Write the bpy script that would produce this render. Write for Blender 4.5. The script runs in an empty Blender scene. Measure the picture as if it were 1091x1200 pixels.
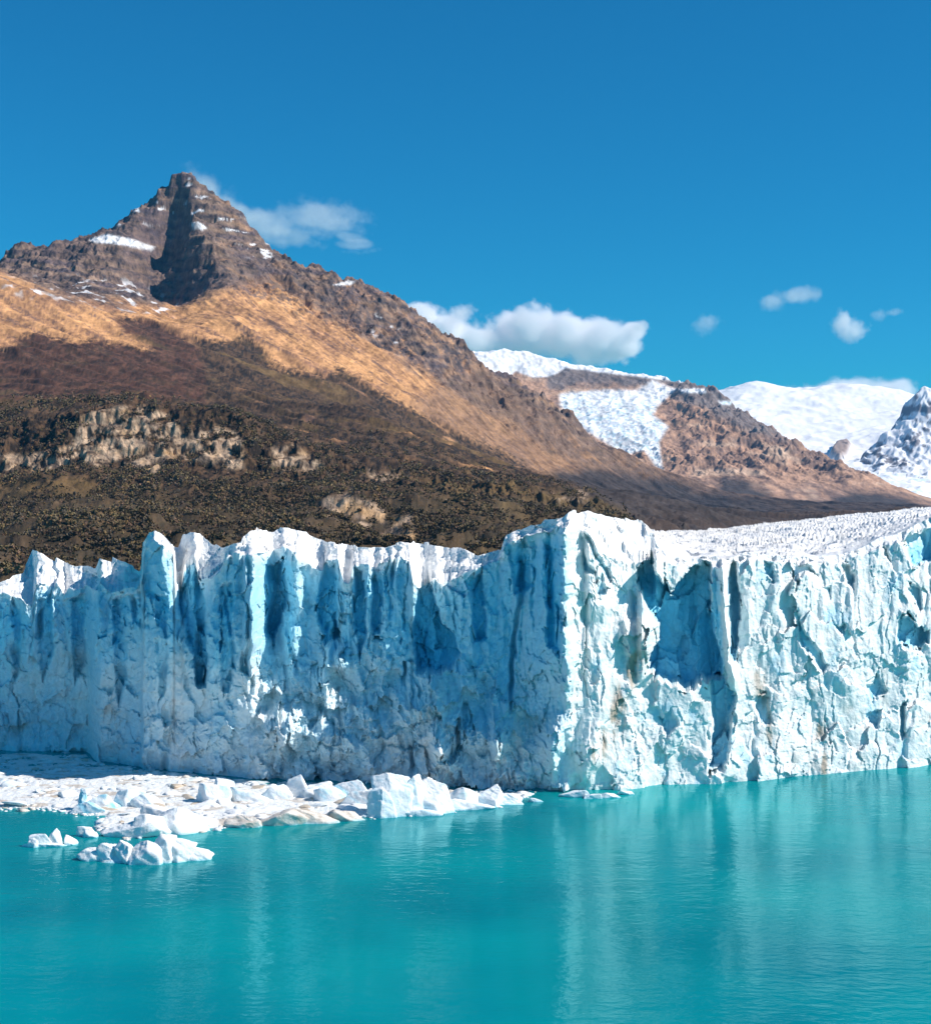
import bpy, math, random
import numpy as np
random.seed(7)
RNG = np.random.default_rng(11)
SC = bpy.context.scene
COL = SC.collection

# ------------------------------------------------------------------ camera, sky, sun, exposure
F, CX, HY, HC = 1800.0, 545.5, 585.0, 62.0      # focal length, centre column, horizon row (photo px), eye height (m)
cam_d = bpy.data.cameras.new('camera')
cam = bpy.data.objects.new('camera', cam_d)
COL.objects.link(cam)
cam.location = (0, 0, HC)
cam.rotation_euler = (math.radians(90), 0, 0)
cam_d.sensor_fit = 'HORIZONTAL'
cam_d.sensor_width = 36.0
cam_d.lens = 36.0 * F / 1091.0
cam_d.shift_y = -(600.0 - HY) / 1091.0
cam_d.clip_start = 1.0
cam_d.clip_end = 90000.0
SC.camera = cam

SUN_EL = math.radians(41)
SUN_V = np.array([0.985, -0.17])
SUN_V = SUN_V / np.linalg.norm(SUN_V)
sun_dir = np.array([SUN_V[0] * math.cos(SUN_EL), SUN_V[1] * math.cos(SUN_EL), math.sin(SUN_EL)])   # towards the sun
world = bpy.data.worlds.new("World")
SC.world = world
world.use_nodes = True
wn = world.node_tree
sky = wn.nodes.new('ShaderNodeTexSky')
sky.sky_type = 'NISHITA'
sky.sun_disc = False
sky.sun_elevation = SUN_EL
sky.sun_rotation = math.atan2(sun_dir[0], sun_dir[1])
sky.altitude = 0
sky.air_density = 1.0
sky.dust_density = 0.0
sky.ozone_density = 8.0
tint = wn.nodes.new('ShaderNodeVectorMath'); tint.operation = 'MULTIPLY'
tint.inputs[1].default_value = (.10, .89, 1.07)
bg = wn.nodes['Background']
bg.inputs['Strength'].default_value = 0.075
wn.links.new(sky.outputs[0], tint.inputs[0])
wn.links.new(tint.outputs[0], bg.inputs['Color'])

sl = bpy.data.lights.new('sun', 'SUN')
sl.energy = 4.6
sl.angle = math.radians(0.5)
sl.color = (1.0, 0.93, 0.85)
so = bpy.data.objects.new('sun', sl)
COL.objects.link(so)
import mathutils
so.rotation_euler = mathutils.Vector(sun_dir).to_track_quat('Z', 'Y').to_euler()

SC.view_settings.view_transform = 'Standard'
SC.view_settings.look = 'None'
SC.view_settings.exposure = 0.35
SC.view_settings.gamma = 1.0
SC.cycles.volume_bounces = 20
SC.cycles.max_bounces = 22

# ------------------------------------------------------------------ numeric helpers
def _hash(ix, iy, seed):
    h = (ix.astype(np.uint32) * np.uint32(374761393)) ^ (iy.astype(np.uint32) * np.uint32(668265263)) ^ np.uint32((seed * 2246822519) & 0xffffffff)
    h = (h ^ (h >> np.uint32(13))) * np.uint32(1274126177)
    h = (h ^ (h >> np.uint32(16))) * np.uint32(2654435761)
    return h ^ (h >> np.uint32(15))

_ang = np.arange(256) * (2 * np.pi / 256)
_CA, _SA = np.cos(_ang), np.sin(_ang)

def perlin(x, y, seed=0):
    """gradient noise, about -0.7 .. 0.7"""
    x, y = np.broadcast_arrays(np.asarray(x, float), np.asarray(y, float))
    fx, fy = np.floor(x), np.floor(y)
    ix, iy = fx.astype(np.int64), fy.astype(np.int64)
    dx, dy = x - fx, y - fy
    u = dx * dx * dx * (dx * (dx * 6 - 15) + 10)
    v = dy * dy * dy * (dy * (dy * 6 - 15) + 10)
    def g(ox, oy):
        k = (_hash(ix + ox, iy + oy, seed) & np.uint32(255)).astype(np.int64)
        return _CA[k] * (dx - ox) + _SA[k] * (dy - oy)
    a = g(0, 0); b = g(1, 0); c = g(0, 1); d = g(1, 1)
    ab = a + u * (b - a); cd = c + u * (d - c)
    return ab + v * (cd - ab)

def fbm(x, y, o=4, seed=0, gain=.5, lac=2.03):
    s = 0; a = 1.0; t = 0
    for k in range(o):
        s = s + a * perlin(x, y, seed + k * 17); t += a
        a *= gain; x = x * lac + 13.7; y = y * lac + 5.1
    return s / t * 1.5

def ridged(x, y, o=4, seed=0, gain=.5, lac=2.03):
    s = 0; a = 1.0; t = 0; w = 1.0
    for k in range(o):
        n = 1 - np.abs(perlin(x, y, seed + k * 17)) * 2.0
        n = np.clip(n, 0, 1) ** 1.6
        s = s + a * n * w; t += a
        w = np.clip(n * 1.6, 0, 1)
        a *= gain; x = x * lac + 13.7; y = y * lac + 5.1
    return s / t

def facets(x, y, seed=0, tilt=.5, jit=.9):
    """broken-block relief: nearest jittered cell, each with its own level and tilt; returns (relief, edge distance)"""
    fx, fy = np.floor(x).astype(np.int64), np.floor(y).astype(np.int64)
    best = np.full(x.shape, 9.0); sec = np.full(x.shape, 9.0); out = np.zeros(x.shape)
    for ox in (-1, 0, 1):
        for oy in (-1, 0, 1):
            h = _hash(fx + ox, fy + oy, seed)
            px = fx + ox + .5 + ((h & np.uint32(255)) / 255.0 - .5) * jit
            py = fy + oy + .5 + (((h >> np.uint32(8)) & np.uint32(255)) / 255.0 - .5) * jit
            d = (x - px) ** 2 + (y - py) ** 2
            lev = ((h >> np.uint32(16)) & np.uint32(255)) / 255.0 - .5
            a = ((h >> np.uint32(24)) & np.uint32(255)) / 255.0 * 2 * np.pi
            val = lev + tilt * (np.cos(a) * (x - px) + np.sin(a) * (y - py))
            m = d < best
            sec = np.where(m, best, np.minimum(sec, d))
            out = np.where(m, val, out)
            best = np.where(m, d, best)
    return out, np.sqrt(sec) - np.sqrt(best)

def sstep(a, b, x):
    t = np.clip((x - a) / (b - a), 0, 1)
    return t * t * (3 - 2 * t)

def poly_sd(px, py, poly):
    """signed distance to a closed outline, positive inside"""
    p = np.array(poly, float); q = np.roll(p, -1, 0)
    best = np.full(px.shape, 1e18); inside = np.zeros(px.shape, bool)
    for (ax, ay), (bx, by) in zip(p, q):
        ex, ey = bx - ax, by - ay
        t = np.clip(((px - ax) * ex + (py - ay) * ey) / (ex * ex + ey * ey + 1e-12), 0, 1)
        best = np.minimum(best, (px - ax - t * ex) ** 2 + (py - ay - t * ey) ** 2)
        c = (ay > py) != (by > py)
        with np.errstate(divide='ignore', invalid='ignore'):
            xi = ax + (py - ay) / (by - ay + 1e-12) * ex
        inside ^= c & (px < xi)
    return np.where(inside, 1, -1) * np.sqrt(best)

def line_d(px, py, pts):
    best = np.full(px.shape, 1e18)
    for (ax, ay), (bx, by) in zip(pts[:-1], pts[1:]):
        ex, ey = bx - ax, by - ay
        t = np.clip(((px - ax) * ex + (py - ay) * ey) / (ex * ex + ey * ey + 1e-12), 0, 1)
        best = np.minimum(best, (px - ax - t * ex) ** 2 + (py - ay - t * ey) ** 2)
    return np.sqrt(best)

def at(x, y, d):
    return np.array([(x - CX) / F * d, d, HC - (y - HY) / F * d])

def mix(a, b, t):
    t = np.asarray(t)[..., None]
    return a * (1 - t) + np.asarray(b, float) * t

# ------------------------------------------------------------------ object helpers
def tag(o, label=None, cat=None, group=None, kind=None):
    if label: o['label'] = label
    if cat: o['category'] = cat
    if group: o['group'] = group
    if kind: o['kind'] = kind
    return o

def mesh_np(name, V, Fq, mat, attrs=None, parent=None, smooth=True):
    V = np.ascontiguousarray(V, np.float32).reshape(-1, 3)
    Fq = np.ascontiguousarray(Fq, np.int32)
    n = Fq.shape[1]
    me = bpy.data.meshes.new(name)
    me.vertices.add(len(V)); me.vertices.foreach_set('co', V.ravel())
    me.loops.add(Fq.size); me.loops.foreach_set('vertex_index', Fq.ravel())
    me.polygons.add(len(Fq))
    me.polygons.foreach_set('loop_start', np.arange(0, Fq.size, n, dtype=np.int32))
    if smooth:
        me.polygons.foreach_set('use_smooth', np.ones(len(Fq), bool))
    me.update(calc_edges=True)
    for k, a in (attrs or {}).items():
        a = np.asarray(a, np.float32)
        if a.ndim == 2:
            at_ = me.attributes.new(k, 'FLOAT_COLOR', 'POINT')
            c = np.ones((len(V), 4), np.float32); c[:, :3] = a
            at_.data.foreach_set('color', c.ravel())
        else:
            at_ = me.attributes.new(k, 'FLOAT', 'POINT')
            at_.data.foreach_set('value', a.ravel())
    me.materials.append(mat)
    o = bpy.data.objects.new(name, me)
    COL.objects.link(o)
    if parent: o.parent = parent
    return o

def grid_faces(nr, nc):
    i = np.arange(nr - 1)[:, None] * nc + np.arange(nc - 1)[None]
    i = i.ravel()
    return np.stack([i, i + 1, i + nc + 1, i + nc], 1)

# ------------------------------------------------------------------ materials
def new_mat(name):
    m = bpy.data.materials.new(name); m.use_nodes = True
    nt = m.node_tree
    return m, nt, nt.nodes['Principled BSDF']

def N(nt, t, **kw):
    n = nt.nodes.new(t)
    for k, v in kw.items():
        if k in n.inputs: n.inputs[k].default_value = v
        else: setattr(n, k, v)
    return n

def terrain_mat(name, sc, bump, amt=.5):
    m, nt, b = new_mat(name)
    L = nt.links.new
    a = N(nt, 'ShaderNodeAttribute', attribute_name='Col')
    tc = N(nt, 'ShaderNodeTexCoord')
    n1 = N(nt, 'ShaderNodeTexNoise', Scale=1 / sc, Detail=8.0, Roughness=.72)
    mp = N(nt, 'ShaderNodeMapping'); mp.inputs['Scale'].default_value = (1, .3, 1)
    L(tc.outputs['Object'], mp.inputs['Vector']); L(mp.outputs[0], n1.inputs['Vector'])
    mr = N(nt, 'ShaderNodeMapRange'); mr.inputs['From Min'].default_value = .3; mr.inputs['From Max'].default_value = .7
    mr.inputs['To Min'].default_value = 1 - amt; mr.inputs['To Max'].default_value = 1 + amt
    L(n1.outputs['Fac'], mr.inputs['Value'])
    vm = N(nt, 'ShaderNodeVectorMath', operation='SCALE')
    L(a.outputs['Color'], vm.inputs[0]); L(mr.outputs[0], vm.inputs['Scale'])
    L(vm.outputs[0], b.inputs['Base Color'])
    b.inputs['Roughness'].default_value = .95
    b.inputs['Specular IOR Level'].default_value = .15
    bp = N(nt, 'ShaderNodeBump'); bp.inputs['Strength'].default_value = .7; bp.inputs['Distance'].default_value = bump
    L(n1.outputs['Fac'], bp.inputs['Height']); L(bp.outputs[0], b.inputs['Normal'])
    rg = N(nt, 'ShaderNodeAttribute', attribute_name='Rough'); L(rg.outputs['Fac'], bp.inputs['Strength'])
    return m

def ice_mat(name, sc=1.0, sss=.0):
    m, nt, b = new_mat(name)
    L = nt.links.new
    a = N(nt, 'ShaderNodeAttribute', attribute_name='Col')
    tc = N(nt, 'ShaderNodeTexCoord')
    n1 = N(nt, 'ShaderNodeTexNoise', Scale=.9 / sc, Detail=9.0, Roughness=.62)
    L(tc.outputs['Object'], n1.inputs['Vector'])
    mr = N(nt, 'ShaderNodeMapRange'); mr.inputs['From Min'].default_value = .3; mr.inputs['From Max'].default_value = .7
    mr.inputs['To Min'].default_value = .88; mr.inputs['To Max'].default_value = 1.08
    L(n1.outputs['Fac'], mr.inputs['Value'])
    vm = N(nt, 'ShaderNodeVectorMath', operation='SCALE')
    L(a.outputs['Color'], vm.inputs[0]); L(mr.outputs[0], vm.inputs['Scale'])
    L(vm.outputs[0], b.inputs['Base Color'])
    b.inputs['Roughness'].default_value = .55
    b.inputs['Specular IOR Level'].default_value = .3
    if sss:
        b.inputs['Subsurface Weight'].default_value = sss
        b.inputs['Subsurface Radius'].default_value = (.15, .6, 1.0)
        b.inputs['Subsurface Scale'].default_value = 1.2
    bp = N(nt, 'ShaderNodeBump'); bp.inputs['Strength'].default_value = .8; bp.inputs['Distance'].default_value = .35 * sc
    L(n1.outputs['Fac'], bp.inputs['Height']); L(bp.outputs[0], b.inputs['Normal'])
    return m

M_ROCK = terrain_mat('mountain_ground', 40.0, 11.0, .55)
M_FAR = terrain_mat('far_mountain_ground', 90.0, 16.0, .4)
M_SNOW = terrain_mat('snow_ground', 220.0, 18.0, .06)
M_ICE = ice_mat('glacier_ice')
M_BERG = ice_mat('berg_ice', .7)

def leaf_mat():
    m, nt, b = new_mat('foliage')
    a = N(nt, 'ShaderNodeAttribute', attribute_name='Col')
    nt.links.new(a.outputs['Color'], b.inputs['Base Color'])
    b.inputs['Roughness'].default_value = .8; b.inputs['Specular IOR Level'].default_value = .2
    return m
M_LEAF = leaf_mat()

def water_mat():
    m, nt, b = new_mat('lake_water')
    L = nt.links.new
    tc = N(nt, 'ShaderNodeTexCoord')
    mp = N(nt, 'ShaderNodeMapping'); mp.inputs['Scale'].default_value = (.55, 1.0, 1.0); mp.inputs['Rotation'].default_value = (0, 0, .25)
    L(tc.outputs['Object'], mp.inputs['Vector'])
    n1 = N(nt, 'ShaderNodeTexNoise', Scale=.75, Detail=3.0, Roughness=.55)
    n2 = N(nt, 'ShaderNodeTexNoise', Scale=.16, Detail=2.0, Roughness=.5)
    n3 = N(nt, 'ShaderNodeTexNoise', Scale=.018, Detail=3.0, Roughness=.5)
    for n in (n1, n2): L(mp.outputs[0], n.inputs['Vector'])
    L(tc.outputs['Object'], n3.inputs['Vector'])
    ad = N(nt, 'ShaderNodeMath', operation='MULTIPLY_ADD'); ad.inputs[1].default_value = 1.6
    L(n2.outputs['Fac'], ad.inputs[0]); L(n1.outputs['Fac'], ad.inputs[2])
    bp = N(nt, 'ShaderNodeBump'); bp.inputs['Strength'].default_value = 1.0; bp.inputs['Distance'].default_value = .13
    L(ad.outputs[0], bp.inputs['Height'])
    wd = N(nt, 'ShaderNodeTexNoise', Scale=.011, Detail=4.0, Roughness=.6); L(mp.outputs[0], wd.inputs['Vector'])
    wm = N(nt, 'ShaderNodeMapRange'); wm.inputs['From Min'].default_value = .38; wm.inputs['From Max'].default_value = .62; wm.inputs['To Min'].default_value = .45; wm.inputs['To Max'].default_value = 1.0
    L(wd.outputs['Fac'], wm.inputs['Value']); L(wm.outputs[0], bp.inputs['Strength'])

    cr = N(nt, 'ShaderNodeMix', data_type='RGBA')
    cr.inputs['A'].default_value = (.001, .185, .222, 1); cr.inputs['B'].default_value = (.001, .295, .305, 1)
    mr = N(nt, 'ShaderNodeMapRange'); mr.inputs['From Min'].default_value = .35; mr.inputs['From Max'].default_value = .65
    L(n3.outputs['Fac'], mr.inputs['Value']); L(mr.outputs[0], cr.inputs['Factor'])
    nt.nodes.remove(b)
    df = N(nt, 'ShaderNodeBsdfDiffuse'); gl = N(nt, 'ShaderNodeBsdfGlossy', Roughness=.10); gl.inputs['Color'].default_value = (.45, .88, .92, 1)
    fn = N(nt, 'ShaderNodeFresnel', IOR=1.33); sc_ = N(nt, 'ShaderNodeMath', operation='MULTIPLY'); sc_.inputs[1].default_value = .8
    mx = N(nt, 'ShaderNodeMixShader'); sc_.inputs[1].default_value = 1.0
    L(cr.outputs['Result'], df.inputs['Color']); L(fn.outputs[0], sc_.inputs[0]); L(sc_.outputs[0], mx.inputs[0])
    for q in (gl, fn): L(bp.outputs[0], q.inputs['Normal'])
    L(df.outputs[0], mx.inputs[1]); L(gl.outputs[0], mx.inputs[2]); L(mx.outputs[0], nt.nodes['Material Output'].inputs['Surface'])
    return m
M_WATER = water_mat()

# ------------------------------------------------------------------ water: one sheet to beyond the mountains
V = np.array([[-30000, -400, 0], [30000, -400, 0], [30000, 40000, 0], [-30000, 40000, 0]], float)
w = mesh_np('water', V, [[0, 1, 2, 3]], M_WATER)
tag(w, 'turquoise rippled glacial lake below the ice front', kind='structure')

# ------------------------------------------------------------------ terrain from ridge lines and slope points
def solve(ctrl, noise):
    P = np.array([at(*c) for c in ctrl])
    z = P[:, 2] - noise(P[:, 0], P[:, 1], P[:, 2])
    A = np.hypot(P[:, None, 0] - P[None, :, 0], P[:, None, 1] - P[None, :, 1])
    n = len(P)
    K = np.zeros((n + 3, n + 3)); K[:n, :n] = -A + np.eye(n) * .5
    K[:n, n] = 1; K[:n, n + 1:] = P[:, :2]; K[n, :n] = 1; K[n + 1:, :n] = P[:, :2].T
    sol = np.linalg.solve(K, np.r_[z, 0, 0, 0])
    def f(X, Y):
        out = sol[n] + sol[n + 1] * X + sol[n + 2] * Y
        for k in range(n):
            out = out - sol[k] * np.hypot(X - P[k, 0], Y - P[k, 1])
        return out
    return f

def behind(line, dd, drop, step=2):
    out = []
    for (x, y, d) in line[::step]:
        p = at(x, y, d); z = p[2] - drop; d2 = d + dd
        out.append((x, HY - (z - HC) / d2 * F, d2))
    return out

def terrain(ctrl, noise, x0, x1, sx, rows, post=None):
    xs = np.arange(x0, x1 + sx, sx)
    D = np.asarray(rows)[:, None] * np.ones(len(xs))[None]
    X = (xs[None] - CX) / F * D
    f = solve(ctrl, lambda a, b, z: noise(a, b, z))
    Z0 = f(X, D)
    Z = Z0 + noise(X, D, Z0)
    if post: Z = post(X, D, Z)
    py = HY - (Z - HC) / D * F
    px = np.broadcast_to(xs[None], Z.shape)
    return X, D, Z, px, py

# --- main mountain with the wooded foreland
crest = [(-260, 335, 6400), (-180, 325, 6400), (-110, 318, 6400), (-40, 312, 6400), (0, 306, 6400), (9, 300, 6420), (16, 286, 6450), (39, 289, 6480), (64, 287, 6500),
         (94, 278, 6540), (124, 268, 6600), (160, 253, 6680), (184, 241, 6740), (198, 232, 6780), (203, 208, 6800), (213, 200, 6800), (222, 205, 6800), (234, 217, 6800),
         (247, 226, 6810), (261, 235, 6820), (282, 246, 6840), (291, 263, 6850), (305, 276, 6860), (313, 290, 6870), (328, 303, 6900), (357, 312, 6950),
         (392, 331, 7000), (417, 329, 7040), (445, 340, 7080), (472, 358, 7120), (502, 380, 7180), (524, 395, 7230), (550, 412, 7300), (587, 436, 7420),
         (623, 456, 7540), (664, 478, 7680), (682, 504, 7750), (708, 520, 7850), (733, 534, 7950), (752, 548, 8000), (781, 564, 8080), (807, 577, 8150), (833, 590, 8200), (880, 594, 8300), (930, 597, 8300)]
ctrl = list(crest) + behind(crest, 500, 380, 3) + [(-260, 420, 8500), (200, 400, 8500), (600, 560, 9000), (900, 596, 9000), (1240, 596, 9000), (1240, 597, 6000), (1240, 600, 4000), (1100, 597, 7500)]
ctrl += [  # cliff foot and hollow left of the buttress
    (-60, 330, 6050), (30, 322, 6050), (75, 326, 6050), (115, 333, 6000), (155, 340, 6000), (120, 300, 6350), (70, 305, 6300), (160, 285, 6480), (30, 308, 6250),
    (186, 372, 6230), (181, 352, 6420), (185, 328, 6600), (196, 304, 6700), (205, 266, 6755), (206, 370, 6260), (211, 340, 6450), (213, 304, 6620), (222, 366, 6230),
    (222, 226, 6740), (227, 248, 6600), (240, 276, 6400), (253, 306, 6220), (267, 336, 6050), (275, 370, 5750),
    (245, 262, 6680), (262, 290, 6550), (280, 320, 6350), (300, 345, 6200), (240, 365, 5850), (215, 372, 5850),
    # scree right of the buttress
    (255, 395, 5400), (300, 392, 5650), (300, 425, 5150), (340, 350, 6450), (350, 390, 5950), (360, 430, 5300), (400, 375, 6550), (410, 420, 5900), (430, 450, 5350),
    (460, 385, 6750), (470, 425, 6200), (480, 460, 5600), (520, 420, 6850), (520, 460, 6350), (520, 500, 5700), (560, 445, 7000), (565, 490, 6400), (570, 535, 5600),
    (610, 475, 7200), (615, 520, 6600), (620, 560, 5800), (660, 500, 7450), (665, 545, 6800), (670, 575, 6000), (700, 540, 7500), (720, 570, 6900), (720, 592, 5600),
    (770, 578, 7500), (790, 595, 6500), (800, 596, 5000), (860, 597, 7200), (920, 597, 7000),
    # ochre hill on the left
    (-260, 340, 5200), (-120, 318, 5250), (-50, 314, 5250), (0, 316, 5230), (23, 327, 5200), (46, 336, 5150), (82, 352, 5080), (119, 368, 5000), (151, 388, 4900), (179, 407, 4780),
    (20, 336, 5600), (70, 350, 5550), (120, 364, 5450), (165, 385, 5300), (205, 398, 5100), (60, 340, 5850), (130, 352, 5750),
    (0, 350, 4850), (40, 365, 4800), (90, 385, 4700), (-120, 350, 4800), (130, 405, 4550), (0, 390, 4350), (60, 400, 4300), (-120, 390, 4300), (-260, 400, 4300),
    # gully and red spur
    (222, 425, 4650), (247, 467, 4000), (268, 492, 3650), (100, 425, 4050), (175, 440, 3900), (215, 465, 3650), (30, 430, 3850), (-120, 430, 3800), (-260, 440, 3800),
    (262, 430, 4750), (290, 450, 4500), (330, 470, 4100), (300, 490, 3600), (370, 490, 3800),
    # foreland
    (-260, 470, 3200), (-120, 465, 3200), (0, 465, 3200), (80, 458, 3250), (160, 458, 3250), (250, 500, 3150), (350, 520, 3050), (440, 478, 4000), (430, 520, 3250), (500, 512, 3700),
    (-260, 512, 2600), (-100, 512, 2600), (0, 512, 2610), (50, 506, 2610), (85, 486, 2620), (110, 477, 2620), (160, 476, 2620), (210, 488, 2610), (260, 496, 2610), (320, 518, 2600), (370, 538, 2600),
    (-260, 490, 2800), (0, 486, 2850), (110, 466, 2900), (210, 474, 2880), (320, 505, 2860),
    (-260, 550, 2530), (-100, 552, 2530), (0, 552, 2530), (50, 548, 2535), (85, 536, 2540), (110, 528, 2550), (160, 540, 2540), (210, 545, 2535), (260, 550, 2530), (320, 552, 2545), (370, 556, 2570),
    (-260, 566, 2440), (0, 566, 2440), (110, 552, 2450), (210, 560, 2440), (320, 566, 2440),
    (-260, 600, 2050), (-100, 602, 2050), (0, 602, 2080), (100, 595, 2100), (200, 600, 2050), (300, 598, 2050), (370, 575, 2200), (430, 572, 2180), (480, 585, 2080),
    (400, 605, 1950), (450, 618, 1900), (500, 618, 1880), (440, 545, 2700), (500, 555, 2700),
    (560, 548, 3300), (610, 562, 3050), (640, 571, 2900), (670, 576, 2800), (692, 582, 2700), (720, 602, 2600), (760, 622, 2500), (820, 640, 2500), (950, 650, 2600),
    (560, 572, 4100), (610, 580, 4100), (660, 592, 4200), (720, 600, 4000), (850, 606, 4000), (500, 530, 4700),
    (560, 590, 2450), (620, 598, 2250), (560, 630, 1750), (640, 625, 1850), (700, 640, 1900),
    (0, 650, 1450), (100, 645, 1450), (200, 635, 1500), (300, 632, 1500), (400, 638, 1480), (480, 642, 1500), (-120, 655, 1450), (-260, 660, 1450),
    (-260, 700, 1050), (-120, 695, 1050), (0, 690, 1080), (100, 684, 1100), (200, 680, 1120), (300, 676, 1150), (400, 672, 1200), (500, 668, 1250), (600, 664, 1300), (700, 668, 1300), (900, 680, 1400),
    (-260, 760, 800), (0, 760, 800), (300, 750, 820), (600, 740, 900), (900, 740, 900)]

def main_noise(X, Y, Z):
    px_ = X / Y * F + CX
    y0_ = 5650 + np.clip(px_ - 200, 0, 500) * 1.9
    rt_ = sstep(330, 480, px_)
    hi = sstep(520 - 330 * rt_, 1000 - 550 * rt_, Z + 120 * fbm(X / 300, Y / 300, 3, 58)) * sstep(y0_, y0_ + 550, Y)        # bare rock high up
    near = 1 - sstep(2700, 3600, Y)
    mid = (1 - near) * (1 - hi)
    left = 1 - sstep(270, 340, px_)             # the bedded side of the peak
    r1 = ridged(X / 620 + .3, Y / 620, 5, 3) - .45
    r2 = ridged(X / 210, Y / 260, 5, 21, .6) - .4
    g = fbm(X / 90, Y / 140, 4, 40)
    wx_ = X + 60 * fbm(X / 300, Y / 300, 3, 59)
    u_ = (wx_ + 1.1 * Y) / 1.49; v_ = (1.1 * wx_ - Y) / 1.49
    down = ridged(u_ / 150, v_ / 1000, 5, 60, .6) - .4     # gullies running down the slope
    rib = ridged(u_ / 300, v_ / 1100, 4, 64, .55) - .4
    r3 = ridged(X / 75 + 2, (Y + .6 * Z) / 95, 5, 71, .68) - .38
    dn2 = ridged(u_ / 56, v_ / 460, 4, 72, .65) - .4
    n = hi * (55 * r1 + 50 * r2 + 26 * r3) + mid * (26 * r1 + 16 * down + 30 * rib + 9 * dn2 + 4 * r3) + near * (30 * r1 + 26 * r2 + 9 * r3)
    n = n + hi * (1 - left) * (60 * rib + 30 * down + 12 * dn2)
    cz = sstep(2500, 2545, Y) * (1 - sstep(2620, 2700, Y))      # rock walls of the foreland: buttresses and chimneys
    n = n + cz * (20 * (ridged(X / 75, Y / 110, 4, 66, .6) - .45) + 16 * r3 + 8 * (np.abs(perlin((X + .3 * Z) / 19, (Y + Z) / 90, 67)) - .3))
    zl = Z + n + 42 * fbm(X / 90, Y / 120, 4, 69); kl = zl / 34.0; fl = kl - np.floor(kl)
    n = n + cz * .5 * ((np.floor(kl) + sstep(.25, .8, fl)) * 34.0 - zl)
    low = near * (1 - sstep(2000, 2400, Y))
    n = n + low * (18 * (ridged(X / 150 + 4, Y / 300, 4, 68) - .45))
    # beds of rock: stepped, dipping and broken heights on the upper crags
    br = sstep(-.35, .25, fbm(X / 170, Y / 170 + Z / 150, 4, 78))
    zz = Z + n + 34 * fbm(X / 260, Y / 260, 4, 77) + .13 * X
    for bed, amp in ((58.0, .55), (23.0, .7)):
        k = zz / bed; fr = k - np.floor(k)
        n = n + hi * br * (amp * (.35 + .65 * left)) * ((np.floor(k) + sstep(.3, .95, fr)) * bed - zz)
        br = sstep(-.3, .3, fbm(X / 90 + 7, Y / 90 + Z / 60, 4, 79))
    return n

rows = np.concatenate([np.geomspace(790, 1500, 50)[:-1], np.geomspace(1500, 2350, 100)[:-1], np.linspace(2350, 2500, 30)[:-1], np.linspace(2500, 2660, 130)[:-1], np.geomspace(2660, 5600, 230)[:-1],
                       np.linspace(5600, 6900, 370)[:-1], np.linspace(6900, 8300, 220)[:-1], np.geomspace(8300, 9000, 20)])
X, Y, Z, px, py = terrain(ctrl, main_noise, -180, 1240, 1.15, rows)
wx = px + 14 * fbm(X / 260, Y / 260, 4, 200); wy = py + 12 * fbm(X / 260 + 40, Y / 260, 4, 210)
XS = X + .12 * Y
fine = fbm(XS / 52, Z / 40, 6, 220, .75)
big = fbm(X / 400, Y / 400, 5, 230, .6)
# colours of ground, rock and plants
gy, gx = np.gradient(Z)
dX = np.gradient(X, axis=1); dY = np.gradient(Y, axis=0)
slope = np.hypot(gx / np.maximum(dX, .1), gy / np.maximum(dY, .1))
spk = fbm(XS / 16, Z / 13, 3, 231, .9); spk2 = fbm(XS / 46, Z / 34, 5, 232, .8)
wq = X + 50 * fbm(X / 260, Y / 260, 3, 236)
scr = fbm((wq + 1.1 * Y) / 80, (1.1 * wq - Y) / 620, 5, 235, .75) + .35 * spk
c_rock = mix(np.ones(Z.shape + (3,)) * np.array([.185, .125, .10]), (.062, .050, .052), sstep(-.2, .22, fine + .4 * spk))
c_rock = mix(c_rock, (.12, .09, .10), sstep(-.1, .4, fbm(XS / 220, Z / 120, 4, 237)) * .6)
bedm = sstep(.1, .5, np.sin((Z + 14 * perlin(X / 300, Y / 300, 77) + .1 * X) / 46 * 2 * np.pi + fine * 2))
c_rock = mix(c_rock, (.30, .20, .135), bedm * .6 * sstep(-.4, .3, big))
c_rock = mix(c_rock, (.36, .21, .12), sstep(.05, .45, fbm(X / 120, Z / 70 + Y / 300, 4, 234)) * .7 * sstep(-20, 40, px - 225))
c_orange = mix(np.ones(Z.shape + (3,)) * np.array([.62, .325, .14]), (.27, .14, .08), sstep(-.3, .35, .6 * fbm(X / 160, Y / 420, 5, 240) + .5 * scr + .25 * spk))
c_orange = mix(c_orange, (.17, .105, .08), sstep(.10, .34, scr + .30 * spk2) * .85)
c_red = mix(np.ones(Z.shape + (3,)) * np.array([.115, .055, .035]), (.05, .03, .02), sstep(-.2, .2, .7 * spk + .6 * spk2))
c_red = mix(c_red, (.11, .075, .035), sstep(.1, .5, fbm(X / 200, Y / 260, 4, 233)) * .6)
c_veg = mix(np.ones(Z.shape + (3,)) * np.array([.108, .064, .036]), (.026, .02, .015), sstep(-.2, .2, spk + .6 * spk2))
c_veg = mix(c_veg, (.17, .105, .042), sstep(.0, .5, big + .5 * spk2) * .8)
c_veg = mix(c_veg, (.085, .066, .038), sstep(560, 600, py) * .5)
c_cliff = mix(np.ones(Z.shape + (3,)) * np.array([.56, .40, .27]), (.20, .14, .105), sstep(-.2, .4, fbm(X / 30, Z / 16 + Y / 60, 6, 250, .75)))
c_cliff = mix(c_cliff, (.56, .33, .14), sstep(.0, .4, fbm(X / 60 + 3, Z / 30, 4, 251)) * .6)
c_cliff = mix(c_cliff, (.05, .04, .035), sstep(.05, .02, np.abs(perlin(X / 34 + .4 * fbm(X / 20, Z / 20, 3, 253), Z / 60))) * .8)
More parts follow.
